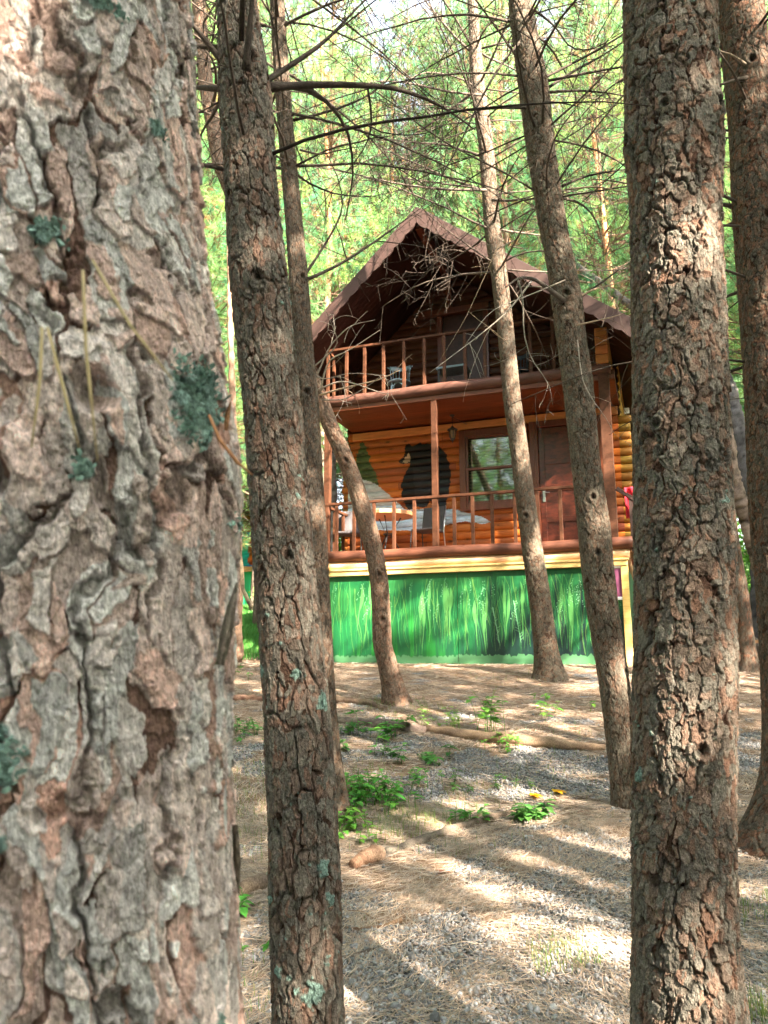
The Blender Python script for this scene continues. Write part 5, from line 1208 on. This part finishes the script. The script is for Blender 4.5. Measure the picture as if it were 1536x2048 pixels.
glog([(675, 1858), (720, 1862), (765, 1858), (803, 1846)], (.005, .006, .007, .009), 'bare brown stick right of the dark lichened trunk', 7, ((.2, .12, .08), (.28, .18, .12), (.25, .15, .1), (.3, .19, .12)), name='stick', n=8, cat='stick', sink=-.3)
glog([(690, 1828), (725, 1828), (760, 1852)], (.003, .003, .003), 'thin arched twig above the bare brown stick', 8, ((.2, .12, .08), (.28, .18, .12), (.25, .15, .1), (.3, .19, .12)), name='stick', n=6, cat='stick', sink=-2.5)
glog([(1120, 1862), (1140, 1876), (1158, 1890)], (.005, .006, .005), 'short dark twig on the gravel in front of the scaly trunk', 9, ((.1, .07, .05), (.16, .11, .08), (.1, .07, .05), (.16, .11, .08)), name='stick', n=6, cat='stick', sink=-.3)
glog([(655, 1925), (730, 1910), (810, 1885)], (.004, .008, .005), 'long sooty twig among needles near the bottom', 10, ((.1, .08, .07), (.2, .16, .13), (.1, .08, .07), (.2, .16, .13)), name='stick', n=6, cat='stick', sink=-.2)
glog([(1480, 1780), (1510, 1795), (1545, 1812)], (.006, .007, .006), 'dark stick at the right edge on the gravel', 11, ((.1, .08, .07), (.2, .16, .13), (.1, .08, .07), (.2, .16, .13)), name='stick', n=6, cat='stick', sink=-.3)
glog([(1110, 1600), (1150, 1596), (1180, 1600), (1205, 1606)], (.006, .008, .007, .004), 'curved twig beside the yellow leaves', 12, ((.14, .09, .06), (.25, .17, .12), (.14, .09, .06), (.25, .17, .12)), name='stick', n=6, cat='stick', sink=-.3)
b = grd(672, 1400); o = MB().lathe([(0, -.02), (.05, -.02), (.052, .05), (.045, .055), (0, .056)], (0, 0, 0), 14, (.4, .27, .18)).build('cut_stump', M['bark'], None, True); o.location = b; tag(o, 'small pale cut stump beside the thin dark pole', 'stump')
# ------------------------------------------------------------------ the other cabin, far left
b = at(470, 1160, 24); b[2] = float(gz(b[0], 24)) - .3
r2 = empty('far_cabin', b, R(-10)); tag(r2, 'distant cabin with a turquoise and blue painted wall seen in the left gap', 'cabin')
zt_ = at(470, 1138, 24)[2] - b[2]
MB().box(-4, .9, 0, 4, 0, zt_ - .1, (.02, .35, .15)).build('green_base', M['paintboard'], r2)
MB().box(-4.1, 1.0, -.12, 4.1, zt_ - .1, zt_ + .06, (.5, .25, .12)).build('deck_edge', M['pine'], r2)
X, Z = np.meshgrid(np.linspace(-4, .9, 120), np.linspace(0, 2.4, 60)); D = log_profile(Z); bl_ = fbm(X * 1.5, Z * 1.5, 7, 3); C = log_color(X, Z, 90)
mk_ = (Z < 1.25) & (X < .35 + .3 * bl_); C[mk_] = np.where((bl_ > 0)[..., None], np.array([.02, .22, .55]), np.array([.02, .45, .42]))[mk_]
i = np.arange(59)[:, None] * 120 + np.arange(119)[None]
link('painted_wall', mesh('far_wall', np.stack([X, .3 - D, Z + zt_], -1).reshape(-1, 3), np.stack([i, i + 1, i + 121, i + 120], -1).reshape(-1, 4), None, [M['logwall']], C.reshape(-1, 3), True), r2)
MB().box(-4, .9, .36, 4, zt_, zt_ + 2.4, (.4, .16, .05)).build('log_body', M['pine'], r2)
V = [(-4.6, -.9, zt_ + 2.1), (1.5, -.9, zt_ + 2.1), (1.5, 4.6, zt_ + 2.1), (-4.6, 4.6, zt_ + 2.1), (-1.5, -.9, zt_ + 4.2), (-1.5, 4.6, zt_ + 4.2)]
MB().add(V, [(0, 3, 5, 4), (1, 4, 5, 2)], [(0, 4, 1), (3, 2, 5)], (.35, .14, .06)).build('roof', M['shingle'], r2)
# ------------------------------------------------------------------ undergrowth shrubs
def bush_mesh(seed, h=2.4, rr=1.4, nl=5200, ls=.10):
    r_ = np.random.default_rng(seed); mb = MB(); cen = []
    for k in range(26):
        a = r_.uniform(0, 6.28); e = r_.uniform(.5, 1.4); L_ = h * r_.uniform(.5, 1.05); d = np.array([math.cos(a) * math.cos(e) * rr / h * 1.6, math.sin(a) * math.cos(e) * rr / h * 1.6, math.sin(e)])
        P = arc_path((r_.normal() * .1, r_.normal() * .1, -.1), d, L_, 6, .15, .4, r_); mb.tube(P, np.linspace(.018, .004, 7), 4, (.15, .11, .08), cap=False); cen.append(P)
    V, C = [], []; P = np.array(cen); idx = r_.integers(0, 26, nl); t = r_.uniform(1.2, 5.99, nl); i0 = t.astype(int); f = (t - i0)[:, None]
    p = P[idx, i0] * (1 - f) + P[idx, i0 + 1] * f + r_.normal(size=(nl, 3)) * .14
    d = r_.normal(size=(nl, 3)); d[:, 2] -= .3; d /= np.linalg.norm(d, axis=1)[:, None]; s_ = np.cross(d, r_.normal(size=(nl, 3))); s_ /= np.linalg.norm(s_, axis=1)[:, None]; l_ = ls * r_.uniform(.5, 1.2, (nl, 1))
    V = np.stack([p, p + d * l_ * .5 + s_ * l_ * .3, p + d * l_, p + d * l_ * .5 - s_ * l_ * .3], 1).reshape(-1, 3)
    tt = r_.random(nl)[:, None]; c = np.array([.05, .20, .03]) * tt + np.array([.16, .34, .05]) * (1 - tt); cl = (.7 + .6 * hsh(idx, np.full(1, seed)))[:, None]; c = c * cl
    Vb = np.vstack(mb.V); Qb = np.vstack(mb.Q); n0 = len(Vb); Q2 = np.arange(nl * 4).reshape(-1, 4) + n0
    return mesh('shrub_leaves', np.vstack([Vb, V]), np.vstack([Qb, Q2]), None, [M['twig'], M['leaf']], np.vstack([np.vstack(mb.C), np.repeat(c, 4, 0)]), False, np.concatenate([np.zeros(len(Qb)), np.ones(nl)]))
BUSH = [bush_mesh(300 + k) for k in range(2)]
def shrub(x, y, s, hs=1.0):
    o = link('shrub', BUSH[int(rb.integers(2))]); o.location = (x, y, float(gz(x, y))); o.rotation_euler = (0, 0, rb.uniform(0, 6.28)); o.scale = (s, s, s * hs)
    return tag(o, 'bright green leafy shrub of the undergrowth beyond the clearing', 'shrub', 'shrubs of the undergrowth behind the cabin')
for (x, y, s) in ((8.5, 17.5, 1.2), (10.2, 18.5, 1.3), (9.3, 21, 1.5), (11.8, 23, 1.6), (13, 20, 1.3), (8.9, 26, 1.7), (11, 28, 1.8), (14.5, 27, 1.8), (-5.0, 27, 1.4), (-3.2, 28, 1.6), (-7, 29, 1.6), (-6.5, 33, 1.8), (-3.5, 33, 1.9), (-1.2, 25, 1.6), (0.3, 27, 1.7), (-2.2, 21.5, 1.0)): shrub(x, y, s)
